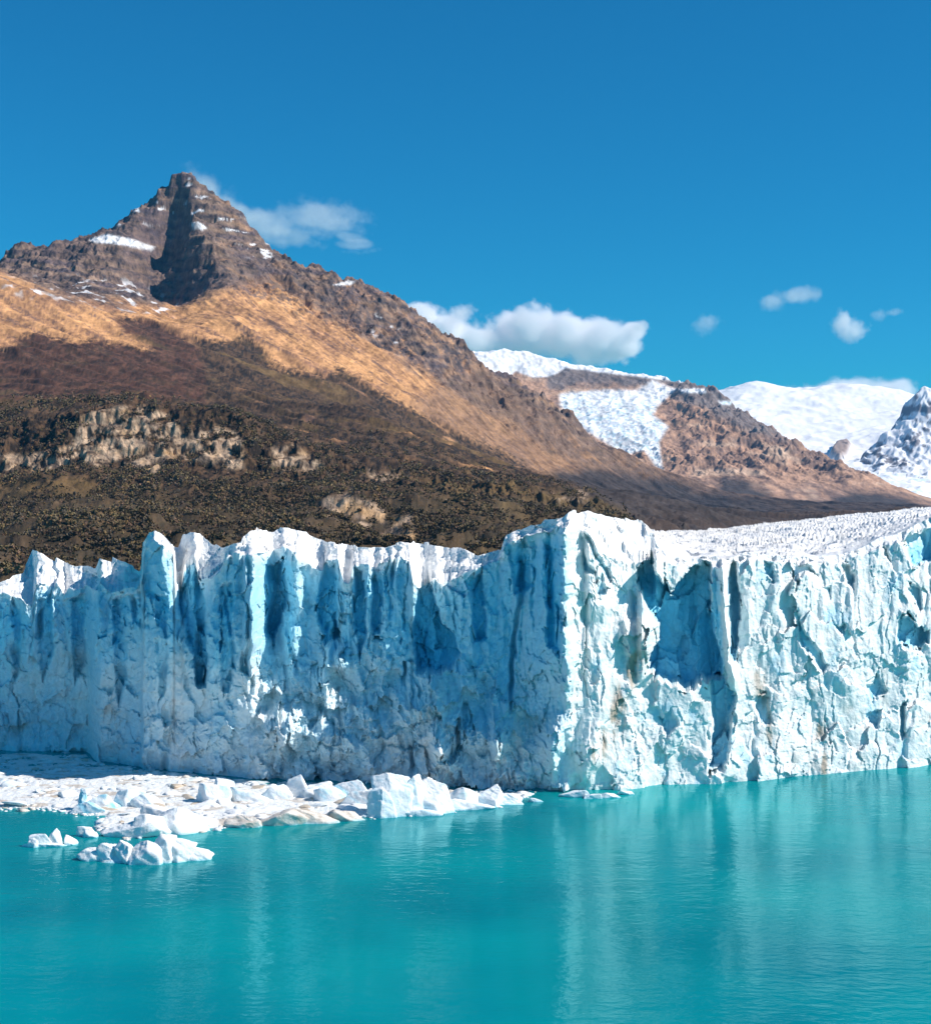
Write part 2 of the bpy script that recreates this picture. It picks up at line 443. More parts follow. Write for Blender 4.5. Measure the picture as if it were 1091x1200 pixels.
c_cliff = mix(c_cliff, (.07, .055, .045), sstep(.12, .3, fbm(X / 26, Z / 45, 4, 252, .6)) * .75)
col = c_orange.copy()
# bare rock: the peak, its shoulders and the crest
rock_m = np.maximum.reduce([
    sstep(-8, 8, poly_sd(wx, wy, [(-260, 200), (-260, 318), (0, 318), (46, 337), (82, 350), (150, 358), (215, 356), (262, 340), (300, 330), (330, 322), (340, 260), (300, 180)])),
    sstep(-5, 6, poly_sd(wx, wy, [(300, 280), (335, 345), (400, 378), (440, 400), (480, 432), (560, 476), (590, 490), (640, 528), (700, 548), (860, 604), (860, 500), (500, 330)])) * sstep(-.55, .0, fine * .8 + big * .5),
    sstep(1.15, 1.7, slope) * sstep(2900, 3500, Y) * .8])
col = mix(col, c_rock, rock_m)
grey = sstep(-12, 12, poly_sd(wx, wy, [(480, 470), (600, 560), (700, 600), (900, 615), (900, 560), (700, 520), (560, 430)]))
col = mix(col, np.array([.20, .125, .085]) * (1 + .55 * (fine + .5 * scr)[..., None]), grey * .65)
dark_foot = sstep(-8, 12, poly_sd(wx, wy, [(600, 560), (690, 545), (760, 556), (860, 575), (1100, 570), (1300, 600), (1300, 700), (600, 700)]))
col = mix(col, np.array([.040, .037, .038]) * (1 + .5 * fine[..., None]), dark_foot * .92)
# red scrub above, dark wood below
red = sstep(-5, 6, poly_sd(wx, wy + 8 * fine + 8 * spk, [(-300, 415), (0, 410), (45, 388), (90, 398), (180, 408), (150, 390), (128, 366), (165, 372), (200, 385), (222, 398), (245, 420), (255, 480), (250, 560), (-300, 560)]))
col = mix(col, c_red, red)
veg = sstep(-5, 6, poly_sd(.5 * (wx + px), .5 * (wy + py) + 10 * fine + 9 * spk, [(-300, 470), (120, 462), (238, 470), (240, 430), (226, 395), (257, 398), (293, 393), (310, 412), (321, 427), (348, 432), (380, 443), (399, 430), (426, 446), (458, 464), (500, 485), (560, 517), (620, 548), (690, 575), (735, 600), (760, 800), (-300, 800)]))
veg *= 1 - .85 * sstep(.25, .5, fbm(X / 120, Y / 160, 4, 260)) * sstep(430, 470, py) * (1 - sstep(560, 600, py)) * sstep(2800, 3300, Y)
col = mix(col, c_veg, veg)
# pale rock walls in the foreland
cw = 7 * fbm(X / 70, Y / 70, 4, 270)
cliff = np.maximum.reduce([
    sstep(-3, 4, poly_sd(px + cw, py + cw, [(85, 522), (92, 486), (140, 477), (168, 476), (200, 488), (218, 510), (240, 500), (262, 500), (284, 510), (284, 548), (200, 540), (180, 556), (150, 545), (100, 530)])),
    sstep(-3, 4, poly_sd(px + cw, py + cw, [(-40, 530), (28, 532), (110, 520), (160, 530), (120, 545), (60, 552), (-40, 548)])),
    sstep(-3, 4, poly_sd(px + cw, py + cw, [(318, 524), (345, 522), (378, 542), (372, 552), (320, 548)])),
    sstep(-3, 4, poly_sd(px + cw, py + cw, [(372, 588), (405, 575), (455, 598), (455, 622), (480, 600), (486, 632), (448, 630), (420, 616), (380, 606)])),
    .75 * sstep(-3, 4, poly_sd(px + cw, py + cw, [(650, 580), (680, 571), (690, 580), (688, 590), (655, 588)])),
    .7 * sstep(-3, 4, poly_sd(px + cw, py + cw, [(430, 552), (470, 556), (468, 566), (432, 562)]))])
cliff *= sstep(-.22, .0, fbm(X / 45, Z / 16, 5, 280, .65)) * (Y < 3000)
col = mix(col, c_cliff, np.clip(cliff, 0, 1))
roughv = np.clip(.32 + .6 * rock_m + .3 * veg + .5 * cliff, 0, .9)
# snow lying in the crags
sn = np.maximum.reduce([
    sstep(-1.5, 1.5, poly_sd(px, py + 2 * fine, [(104, 281), (122, 274), (150, 279), (182, 289), (178, 293), (140, 286), (112, 284)])),
    sstep(-1, 1.2, poly_sd(px, py + 3 * fine, [(222, 262), (232, 259), (244, 268), (228, 268)])) * .9,
    sstep(.30, .42, fbm(X / 70, Z / 26, 4, 300)) * sstep(-8, 5, poly_sd(px, py, [(140, 262), (205, 200), (240, 205), (330, 300), (300, 300), (240, 250), (190, 260)])) * .9,
    sstep(.22, .36, fbm(X / 60, Z / 24, 4, 301)) * sstep(-8, 5, poly_sd(px, py, [(285, 285), (300, 283), (330, 300), (318, 306), (290, 296)])),
    sstep(-1, 1.5, poly_sd(px, py, [(390, 334), (405, 329), (420, 329), (410, 334)])),
    sstep(.32, .45, fbm(X / 60, Z / 40, 4, 302)) * sstep(-8, 5, poly_sd(px, py, [(430, 370), (450, 372), (480, 400), (470, 412), (440, 395)])) * .9,
    sstep(.16, .34, fbm(X / 80, Y / 60, 5, 303)) * sstep(-10, 8, poly_sd(px, py, [(0, 330), (60, 326), (150, 330), (215, 360), (190, 372), (100, 352), (20, 345)])) * .75])
col = mix(col, (.82, .82, .84), np.clip(sn, 0, 1))
mt = mesh_np('mountain', np.stack([X, Y, Z], -1), grid_faces(*Z.shape), M_ROCK, {'Col': col.reshape(-1, 3), 'Rough': np.clip(.32 + .6 * rock_m + .3 * veg + .5 * cliff, 0, .9).ravel()})
tag(mt, 'brown and ochre pointed rocky mountain with a wooded foreland on the left', kind='structure')
main = dict(X=X, Y=Y, Z=Z, px=px, py=py, veg=veg, cliff=cliff, red=red, big=big, fine=fine)

# --- the second mountain, rock and hanging glacier
c2 = [(450, 440, 11600), (520, 420, 11600), (560, 412, 11600), (590, 410, 11600), (616, 412, 11600), (645, 420, 11600), (660, 423, 11550), (704, 431, 11500), (730, 436, 11450), (755, 438, 11400), (795, 445, 11200),
      (835, 456, 11000), (848, 463, 10950), (875, 481, 10750), (898, 501, 10550), (915, 510, 10450), (933, 525, 10250), (965, 533, 10050), (980, 544, 9900), (997, 549, 9800), (1017, 554, 9650), (1036, 563, 9500),
      (1062, 573, 9250), (1081, 581, 9050), (1110, 592, 8900), (1160, 604, 8800), (1240, 620, 8700)]
ctrl2 = list(c2) + behind(c2, 900, 350, 2) + [
    (600, 440, 11350), (640, 440, 11350), (645, 424, 11500), (662, 452, 11250), (700, 456, 11180), (745, 456, 11150), (770, 447, 11250), (720, 434, 11440), (752, 441, 11350),
    (660, 470, 10950), (700, 480, 10700), (740, 475, 10750), (690, 500, 10350), (730, 515, 10100), (765, 500, 10250), (760, 535, 9750), (775, 545, 9650), (765, 575, 9000), (700, 560, 9300),
    (782, 462, 11000), (800, 472, 10700), (790, 492, 10550), (815, 490, 10500), (830, 520, 10050), (800, 530, 9900), (820, 560, 9300), (860, 490, 10500), (870, 525, 10000), (860, 555, 9400), (840, 585, 8800),
    (910, 545, 9700), (900, 575, 9000), (950, 560, 9500), (960, 582, 8950), (1010, 578, 9100), (1010, 592, 8700), (1060, 592, 8600),
    (640, 560, 9500), (600, 600, 9000), (700, 598, 8300), (800, 599, 8300), (850, 598, 8300), (950, 600, 8200), (1050, 600, 8200), (1150, 606, 8200), (1240, 612, 8200), (500, 560, 10000),
    (700, 600, 7700), (900, 600, 7600), (1100, 600, 7600)]
def n2(X, Y, Z):
    hi = sstep(60, 330, Z)
    r1 = ridged(X / 800 + 9, Y / 800, 5, 103) - .45
    r2 = ridged(X / 260, Y / 260, 5, 121, .6) - .4
    n = hi * (85 * r1 + 75 * r2 + 34 * (ridged(X / 95, Y / 110, 4, 130, .66) - .38)) + 6 * fbm(X / 90, Y / 90, 4, 131)
    ic = sstep(-300, 200, X + 100) * (1 - sstep(1300, 1600, X)) * sstep(9700, 10200, Y)
    return n * (1 - .65 * ic)
rows = np.concatenate([np.geomspace(7600, 8600, 60)[:-1], np.linspace(8600, 11700, 470)[:-1], np.geomspace(11700, 13200, 30)])
X, Y, Z, px, py = terrain(ctrl2, n2, 450, 1240, 1.1, rows)
fine = fbm((X + .12 * Y) / 80, Z / 60, 6, 320, .78); big = fbm(X / 600, Y / 600, 4, 330)
wx = px + 9 * fbm(X / 260, Y / 260, 4, 340); wy = py + 9 * fbm(X / 260 + 40, Y / 260, 4, 350)
c_r = mix(np.ones(Z.shape + (3,)) * np.array([.49, .295, .195]), (.22, .145, .115), sstep(-.25, .3, fine + .5 * big))
c_r = mix(c_r, (.60, .42, .30), sstep(.05, .45, fbm(X / 300, Z / 90, 4, 360)) * .8)
top = sstep(-4, 6, poly_sd(wx, wy, [(640, 415), (760, 430), (850, 455), (930, 520), (880, 505), (800, 470), (780, 452), (640, 455)]))
col = mix(c_r, np.array([.17, .15, .15]) * (1 + .5 * fine[..., None]), top * .85)
wood = sstep(-8, 8, poly_sd(wx, wy, [(600, 500), (740, 541), (772, 560), (810, 572), (836, 588), (846, 555), (880, 562), (910, 585), (960, 590), (1010, 575), (1060, 580), (1100, 600), (1300, 640), (600, 700)]))
col = mix(col, np.array([.045, .043, .045]) * (1 + .5 * fine[..., None]), wood * .92)
ice = np.maximum.reduce([
    sstep(-3, 3, poly_sd(px + 3 * fine, py + 3 * fine, [(656, 461), (711, 457), (744, 457), (766, 446), (792, 456), (772, 474), (764, 485), (783, 500), (772, 518), (775, 540), (779, 560), (755, 527), (733, 533), (704, 515), (676, 498), (656, 474)])),
    sstep(-2, 2, poly_sd(px + 4 * fine, py + 3 * fine, [(500, 400), (587, 400), (640, 410), (720, 425), (770, 432), (800, 440), (800, 448), (755, 442), (720, 438), (665, 431), (645, 440), (627, 443), (605, 435), (595, 440), (500, 450)])),
    sstep(-1.5, 1.5, poly_sd(px, py + 3 * fine, [(796, 456), (826, 455), (828, 460), (800, 461)])),
    sstep(-1.5, 1.5, poly_sd(px, py + 3 * fine, [(842, 470), (858, 470), (856, 474), (844, 474)]))])
iceblue = mix(np.ones(Z.shape + (3,)) * np.array([.84, .85, .87]), (.52, .68, .76), sstep(.0, .35, ridged(X / 70, Y / 45, 3, 370) - .45) * sstep(452, 480, py))
col = mix(col, iceblue, np.clip(ice, 0, 1))
Z = Z + np.clip(ice, 0, 1) * 16 * (ridged(X / 120, Y / 60, 3, 371) - .5) * sstep(452, 470, py)
o = mesh_np('mountain', np.stack([X, Y, Z], -1), grid_faces(*Z.shape), M_FAR, {'Col': col.reshape(-1, 3), 'Rough': (.7 - .5 * np.clip(ice, 0, 1)).ravel()})
tag(o, 'brown rocky ridge with a hanging glacier and a snow cap in the middle distance', kind='structure')

# --- the ice cap far behind
c3 = [(700, 475, 17000), (800, 468, 17000), (848, 458, 17000), (862, 452, 17000), (878, 448, 17000), (898, 448, 17000), (923, 454, 17000), (949, 456, 17000), (965, 452, 17000), (997, 450, 17000), (1020, 452, 17000), (1049, 456, 17000),
      (1068, 462, 17000), (1100, 472, 17000), (1160, 480, 17000), (1300, 490, 17000)]
ctrl3 = list(c3) + behind(c3, 1000, 120, 3) + [(860, 470, 16500), (900, 478, 16100), (940, 486, 15800), (980, 478, 16100), (1020, 480, 16200), (900, 505, 15200), (950, 512, 14900), (1000, 505, 15200), (940, 530, 14200), (990, 530, 14200),
         (1030, 540, 13500), (1000, 548, 12900), (1060, 556, 12500), (1091, 562, 12200), (1030, 566, 11600), (1091, 580, 11000), (1000, 572, 11400), (1150, 585, 11000), (1250, 560, 12500), (1250, 590, 11000), (800, 540, 14000), (850, 575, 11500), (950, 575, 11300),
         (1091, 595, 9800), (900, 598, 9800), (1250, 600, 9800), (700, 560, 13000), (700, 598, 9800)]
def n3(X, Y, Z):
    low = 1 - sstep(13000, 14500, Y)
    return 110 * fbm(X / 1400, Y / 1400, 5, 403) + 34 * (ridged(X / 420, Y / 300, 4, 410) - .4) + low * 26 * (ridged(X / 170, Y / 110, 3, 420) - .4)
rows = np.concatenate([np.linspace(9700, 13500, 150)[:-1], np.linspace(13500, 17100, 150)[:-1], np.geomspace(17100, 18100, 16)])
X, Y, Z, px, py = terrain(ctrl3, n3, 700, 1300, 1.5, rows)
low = 1 - sstep(12500, 13800, Y)
col = mix(np.ones(Z.shape + (3,)) * np.array([.86, .86, .87]), (.55, .70, .78), low * sstep(-.1, .4, fbm(X / 160, Y / 120, 4, 430)) * .8)
knob = sstep(-3, 3, poly_sd(px, py, [(972, 536), (980, 524), (992, 519), (998, 524), (994, 534), (984, 545)]))
col = mix(col, (.25, .17, .13), knob * .9)
Z = Z + knob * (70 + 40 * fbm(X / 90, Y / 200, 4, 431))
o = mesh_np('mountain', np.stack([X, Y, Z], -1), grid_faces(*Z.shape), M_SNOW, {'Col': col.reshape(-1, 3), 'Rough': (.35 + 0 * Z).ravel()})
tag(o, 'wide white ice cap and snowfield far behind the brown ridge', kind='structure')

# --- the snowy crag at the right edge
c4 = [(985, 560, 13000), (1012, 530, 13200), (1030, 514, 13300), (1045, 503, 13400), (1054, 491, 13450), (1057, 478, 13450), (1071, 464, 13500), (1081, 457, 13500), (1091, 457, 13500), (1112, 449, 13500), (1135, 466, 13500), (1180, 492, 13400), (1240, 540, 13200)]
ctrl4 = list(c4) + behind(c4, 500, 420, 2) + [(1030, 540, 12900), (1060, 505, 13150), (1060, 530, 12850), (1091, 490, 13150), (1091, 520, 12850), (1045, 555, 12500), (1091, 552, 12450), (1130, 520, 12900), (1150, 560, 12400), (1000, 570, 12400), (1060, 572, 12200), (1120, 575, 12200), (1240, 585, 12200)]
def n4(X, Y, Z):
    return 85 * (ridged(X / 420, Y / 420, 4, 503, .5) - .42) + 48 * (ridged(X / 150, Y / 170, 4, 510, .55) - .4)
rows = np.linspace(12200, 14200, 200)
X, Y, Z, px, py = terrain(ctrl4, n4, 975, 1250, 1.2, rows)
gy, gx = np.gradient(Z)
slope = np.hypot(gx / np.maximum(np.gradient(X, axis=1), .1), gy / np.gradient(Y, axis=0))
col = mix(np.ones(Z.shape + (3,)) * np.array([.22, .20, .21]), (.87, .87, .88), sstep(.20, .08, fbm((X + .2 * Y) / 150, Z / 110, 5, 520, .6) * .9 + (slope - 1.2) * .22))
o = mesh_np('mountain', np.stack([X, Y, Z], -1), grid_faces(*Z.shape), M_SNOW, {'Col': col.reshape(-1, 3), 'Rough': (.3 + 0 * Z).ravel()})
tag(o, 'dark rocky crag patched with snow at the right edge', kind='structure')

# ------------------------------------------------------------------ wood on the foreland
Zm, Xm, Ym = main['Z'], main['X'], main['Y']
dens = main['veg'] * (1 - np.clip(main['cliff'] * 1.3, 0, 1)) * (Zm > 1) * (Ym > 850) * (Ym < 3600)
dens = dens * (1 - .9 * sstep(.12, .4, main['big']))
dens = dens * (main['px'] > -120) * (main['px'] < 760)
cell = np.gradient(Xm, axis=1) * np.gradient(Ym, axis=0)
wgt = (dens * cell * (1 - .96 * sstep(1500, 3300, Ym)) * (.10 + sstep(-.12, .12, fbm(Xm / 110, Ym / 130, 4, 600)))).ravel()
NT = 46000
idx = RNG.choice(len(wgt), NT, p=wgt / wgt.sum())
tp = np.stack([Xm.ravel()[idx], Ym.ravel()[idx], Zm.ravel()[idx]], 1)
tp[:, 0] += RNG.uniform(-1.5, 1.5, NT)
K = 10
R = RNG.uniform(1.2, 2.9, NT) * (1 + .2 * (tp[:, 1] > 2200))
H = R * RNG.uniform(.9, 1.5, NT)
dirs = RNG.normal(size=(NT, K, 3)); dirs /= np.linalg.norm(dirs, axis=2, keepdims=True)
rad = RNG.uniform(.45, 1.0, (NT, K, 1))
ctr = tp[:, None, :] + dirs * rad * np.stack([R, R, H], 1)[:, None, :] + np.array([0, 0, 1]) * (H * .85)[:, None, None]
a1 = RNG.normal(size=(NT, K, 3)); a1 /= np.linalg.norm(a1, axis=2, keepdims=True)
a2 = np.cross(a1, RNG.normal(size=(NT, K, 3))); a2 /= np.linalg.norm(a2, axis=2, keepdims=True)
s = (R * .56)[:, None, None] * RNG.uniform(.6, 1.3, (NT, K, 1))
quad = np.stack([ctr - a1 * s, ctr - a2 * s * .8, ctr + a1 * s, ctr + a2 * s * .8], 2)
pal = np.array([[.11, .085, .042], [.135, .095, .042], [.092, .074, .052], [.20, .125, .05], [.15, .092, .058]])
st_ = sstep(-.25, .25, fbm(tp[:, 0] / 140, tp[:, 1] / 140, 3, 601))
tcol = pal[RNG.choice(5, NT, p=[.34, .20, .30, .04, .12])] * RNG.uniform(.95, 1.5, (NT, 1)) * (.75 + .5 * st_)[:, None]
tcol = np.repeat(tcol, K * 4, 0) * np.repeat(RNG.uniform(.85, 1.15, (NT * K, 1)), 4, 0)
o = mesh_np('forest', quad.reshape(-1, 3), np.arange(NT * K * 4).reshape(-1, 4), M_LEAF, {'Col': tcol}, smooth=False)
tag(o, 'dark brown-green beech wood covering the mountain foreland behind the ice', kind='stuff')

# ------------------------------------------------------------------ the glacier
def tr(pts):
    p = np.array(pts, float)
    return lambda x: np.interp(x, p[:, 0], p[:, 1])
y_base = tr([(-200, 874), (-60, 878), (0, 880), (100, 882), (106, 884), (116, 892), (150, 897), (200, 904), (300, 914), (400, 918), (500, 922), (600, 925), (670, 926), (690, 926), (740, 924), (800, 921), (850, 918), (900, 914), (960, 909), (1000, 906), (1091, 897), (1250, 880)])
y_top = tr([(-200, 690), (-120, 676), (-100, 650), (-70, 668), (-40, 680), (0, 683), (7, 680), (11, 679), (15, 675), (20, 673), (27, 672), (31, 660), (38, 644), (48, 649), (64, 658), (66, 653), (79, 660), (88, 664), (103, 663), (112, 667), (115, 661), (117, 654), (126, 658), (131, 660), (132, 654),
            (147, 659), (163, 670), (166, 668), (167, 637), (175, 624), (181, 622), (191, 627), (203, 640), (209, 642), (214, 627), (224, 624), (236, 627), (248, 637), (261, 642), (273, 638), (283, 640), (285, 629), (293, 622), (303, 621), (320, 624), (327, 619), (336, 620), (358, 625), (377, 633), (397, 640),
            (401, 637), (418, 641), (452, 642), (467, 637), (481, 637), (484, 636), (503, 638), (523, 642), (540, 644), (560, 651), (584, 646), (588, 645), (594, 629), (608, 621), (622, 616), (634, 615), (638, 609), (661, 608), (672, 601), (686, 601), (693, 601), (721, 607), (751, 611), (758, 616), (764, 624),
            (770, 640), (790, 654), (818, 655), (830, 655), (850, 656), (872, 648), (900, 651), (929, 653), (960, 652), (987, 650), (1010, 642), (1030, 630), (1045, 628), (1058, 623), (1075, 614), (1091, 606), (1130, 600), (1250, 590)])
y_edge = tr([(-200, 720), (-40, 700), (0, 694), (25, 700), (30, 706), (37, 706), (42, 682), (55, 684), (64, 686), (66, 680), (75, 698), (80, 688), (100, 686), (115, 690), (118, 680), (130, 694), (140, 690), (163, 685), (166, 676), (170, 640), (180, 632), (195, 640), (203, 648), (205, 690), (212, 690), (216, 668), (228, 660), (234, 680), (258, 670),
             (266, 652), (283, 645), (287, 650), (310, 646), (338, 640), (350, 648), (362, 660), (370, 668), (378, 668), (383, 655), (396, 656), (403, 680), (410, 680), (414, 662), (430, 661), (440, 664), (455, 655), (470, 650), (480, 658), (484, 680), (494, 690), (510, 680), (520, 684), (540, 672), (560, 664), (584, 656), (592, 640), (608, 630),
             (634, 623), (642, 622), (660, 616), (672, 612), (690, 626), (705, 650), (740, 660), (764, 655), (770, 652), (790, 662), (830, 662), (850, 663), (872, 655), (930, 660), (987, 660), (1030, 642), (1058, 634), (1091, 616), (1250, 600)])
y_back = tr([(-200, 700), (640, 640), (764, 624), (804, 622), (869, 617), (933, 610), (997, 603), (1062, 597), (1091, 595), (1250, 590)])
back_d = tr([(-200, 60), (600, 60), (680, 90), (740, 300), (770, 520), (900, 900), (1091, 1400), (1250, 1500)])

NCX = 1560
gx = np.linspace(-190, 1240, NCX)
jg = np.round(fbm(gx / 16, 0 * gx, 2, 690) * 3) * 2.2 + 4.5 * fbm(gx / 9, 0 * gx + 3, 4, 691, .6)
jt = 1.6 * fbm(gx / 11, 0 * gx + 8, 4, 692, .6)
db = HC * F / (y_base(gx) - HY)
k = np.ones(9) / 9
db = np.convolve(np.pad(db, 4, 'edge'), k, 'valid')
heap = sstep(292, 316, gx) * (1 - sstep(600, 660, gx))           # fallen-ice apron: the upper wall stands back
setb = 3.0 + 13 * heap + 7 * sstep(690, 760, gx)
de = db + setb
y_e = y_edge(gx) + jg * .7; y_t = np.minimum(y_top(gx) + jt, y_e - 2)
ze = HC - (y_e - HY) / F * de
dcr = de + 8
for _ in range(4):
    zc = HC - (y_t - HY) / F * dcr
    dcr = de + np.clip((zc - ze) / math.tan(math.radians(38)), 1.2, 22)
NF = 400
t = np.linspace(0, 1, NF)[:, None]
Zf = -4 + t * (ze[None] + 4)
S = (gx[None] - CX) / F * 340.0 + 0 * t
lean = heap[None] * (3 + 13 * sstep(9, 31, Zf + 5 * fbm(S / 16, Zf / 16, 3, 700))) + (1 - heap[None]) * setb[None] * t
gxw = gx[None] + (15 * fbm(S / 40, Zf / 9, 4, 674, .6) + 8 * (Zf / 50 - .5)) * np.exp(-((gx[None] - 675) / 70) ** 2)
D0 = np.interp(gxw, gx, db) + lean
pyf = HY - (Zf - HC) / D0 * F
pxf = gx[None] + 0 * t
right = sstep(655, 680, gxw)
up = sstep(14, 32, Zf + 6 * fbm(S / 12, Zf / 30, 3, 701))
wS = S + 1.6 * fbm(S / 14, Zf / 12, 3, 702)
heapx = np.interp(gx, gx, heap)[None] + 0 * t
blk, blke = facets(wS / 7 + .5 * fbm(S / 9, Zf / 14, 3, 688), Zf / 13, 687, .25)         # blocks that have slipped against each other
wS = wS + (2.7 * blk + 1.3 * facets(S / 3.2, Zf / 6, 686, .2)[0]) * (.35 + .65 * sstep(-.2, .3, fbm(S / 20, Zf / 20, 2, 685)))
wS2 = wS + 1.1 * fbm(S / 2.5, Zf / 6, 4, 703, .6); wZ2 = Zf + 3 * fbm(S / 4 + 5, Zf / 6, 4, 704, .6)
col1 = np.abs(perlin(wS / 7.5, Zf / 85 + 3, 710))
col2 = np.abs(perlin(wS2 / 3.2, Zf / 40, 711))
blade = 1 - 2 * np.abs(perlin(wS / 8.0 + 4, Zf / 75 + 8, 719))
blade2 = 1 - 2 * np.abs(perlin(wS2 / 3.6 + 4, Zf / 40 + 8, 709))
lump = np.abs(perlin(S / 15, Zf / 13, 712)) * 3.0 + np.abs(perlin(S / 6, Zf / 6, 713)) * 1.8
fc1, fe1 = facets(wS2 / 4.5, wZ2 / 13, 714, 1.0)
fc2, fe2 = facets(S / 2.3 + Zf * .08 + .5 * fbm(S / 2, Zf / 3, 3, 684), wZ2 / 3.4, 715, 1.3)
fc3, fe3 = facets(S / 1.05 - Zf * .05, Zf / 1.5 + .3 * fbm(S, Zf, 2, 683), 682, 1.3)
fc4, fe4 = facets(wS2 / 5.5, wZ2 / 6.0, 681, 1.2)
crumble = fbm(S / 2.6, Zf / 3.4, 6, 716, .70)
rough = sstep(-.25, .35, fbm(S / 16, Zf / 14, 3, 708))
low = 1 - up
p = up * (7.6 * col1 + 2.4 * col2 + 4.4 * blade + 1.8 * blade2) * (1 - .55 * right)
p += low * lump * .8 * (1 - .55 * right)
p += (.60 - .36 * right) * ((.50 + .80 * rough) * (1.0 * fc1 + .75 * fc2 + .30 * fc3) + .35 * crumble * (.6 + .8 * rough)) + low * 1.5 * fc4 * (1 - .85 * right)
p += low * heapx * (1.6 * crumble + 1.0 * fc2 + 1.5 * fc4)
fc5 = facets(S / 8 + .22 * Zf / 8 + .4 * fbm(S / 6, Zf / 8, 4, 672), Zf / 15 - .06 * S + .4 * fbm(S / 6 + 4, Zf / 8, 4, 673), 671, 1.1)[0]
p += right * (2.2 * fbm(S / 18, Zf / 26, 3, 717) + 1.5 * fc5) - right * up * (1.6 * blade + .6 * col1)
ln1 = np.abs(perlin(wS2 / 10, Zf / 120 + 2, 718)); ln2 = np.abs(perlin((wS2 + .35 * Zf) / 14, (Zf - .3 * S) / 60, 707))
crk = sstep(.018, .0, ln1) * sstep(.0, .3, fbm(S / 12, Zf / 20, 3, 706)) + .6 * sstep(.014, .0, ln2) * sstep(.1, .35, fbm(S / 12 + 6, Zf / 20, 3, 705))
p -= .8 * crk
cleft = sstep(.07, .0, np.abs(perlin(wS / 12, Zf / 90 + 9, 699))) * sstep(-.05, .25, fbm(S / 15 + 3, Zf / 22, 3, 698) + .3 * up - .14)
cleft2 = sstep(.07, .0, np.abs(perlin(wS2 / 6 + 2, Zf / 60 + 9, 697))) * sstep(.0, .25, fbm(S / 9 + 8, Zf / 20, 3, 696) + .3 * up - .2)
p -= (1 - .85 * right) * (4.2 * cleft + 2.2 * cleft2)
pxw = pxf + 9 * fbm(S / 8, Zf / 12, 5, 695, .6) + 3 * facets(S / 2.5, Zf / 5, 693, .5)[0]; pyw = pyf + 18 * fbm(S / 5, Zf / 12, 5, 694, .6) + 8 * facets(S / 3, Zf / 5, 692, .5)[0]
def bump(x0, y0, rx, ry, amp, kk=1.0):
    global p
    p = p + amp * np.exp(-((((pxw - x0) / rx) ** 2 + ((pyw - y0) / ry) ** 2) ** kk))
def fin(x0, wl, wr, ya, yb, amp, soft=12, bend=0.0):
    """ridge of ice: steep on its left, a long side falling to the right"""
    global p
    xx = pxf - x0 - bend * ((pyf - ya) / max(yb - ya, 1)) ** 2 + 2.5 * fbm(S / 3, Zf / 5, 3, int(x0))
    f = np.where(xx < 0, np.clip(1 + xx / wl, 0, 1), np.clip(1 - xx / wr, 0, 1))
    p = p + amp * f * sstep(ya - soft, ya + soft, pyf) * (1 - sstep(yb - soft, yb + soft, pyf))
# towers and ridges standing out of the wall
fin(288, 4, 30, 600, 755, 6.5); fin(168, 3, 45, 600, 900, 4.5, 30); fin(108, 3, 30, 650, 900, 3.0)
fin(484, 6, 14, 600, 728, 4.0); fin(402, 4, 16, 600, 684, 3.0); fin(212, 5, 14, 600, 690, 2.5); fin(342, 5, 20, 600, 665, 3.0)
bump(664, 740, 9, 150, 4.0); fin(690, 8, 50, 600, 720, 3.0)
fin(769, 5, 12, 628, 700, 7.0); fin(846, 8, 9, 640, 800, 5.0, 14, 14); fin(752, 6, 40, 690, 800, 3.0)
bump(745, 748, 17, 26, 4.0, 1.5); bump(742, 800, 10, 40, 2.0)
for q in ((345, 752, 7, 15, 4.5), (382, 790, 6, 36, 6.5), (400, 768, 11, 13, 6.5), (333, 850, 11, 22, 7.5), (515, 882, 13, 24, 9), (583, 870, 8, 26, 8), (646, 865, 12, 36, 7), (610, 905, 20, 14, 4), (690, 890, 14, 28, 3)):
    bump(*q)
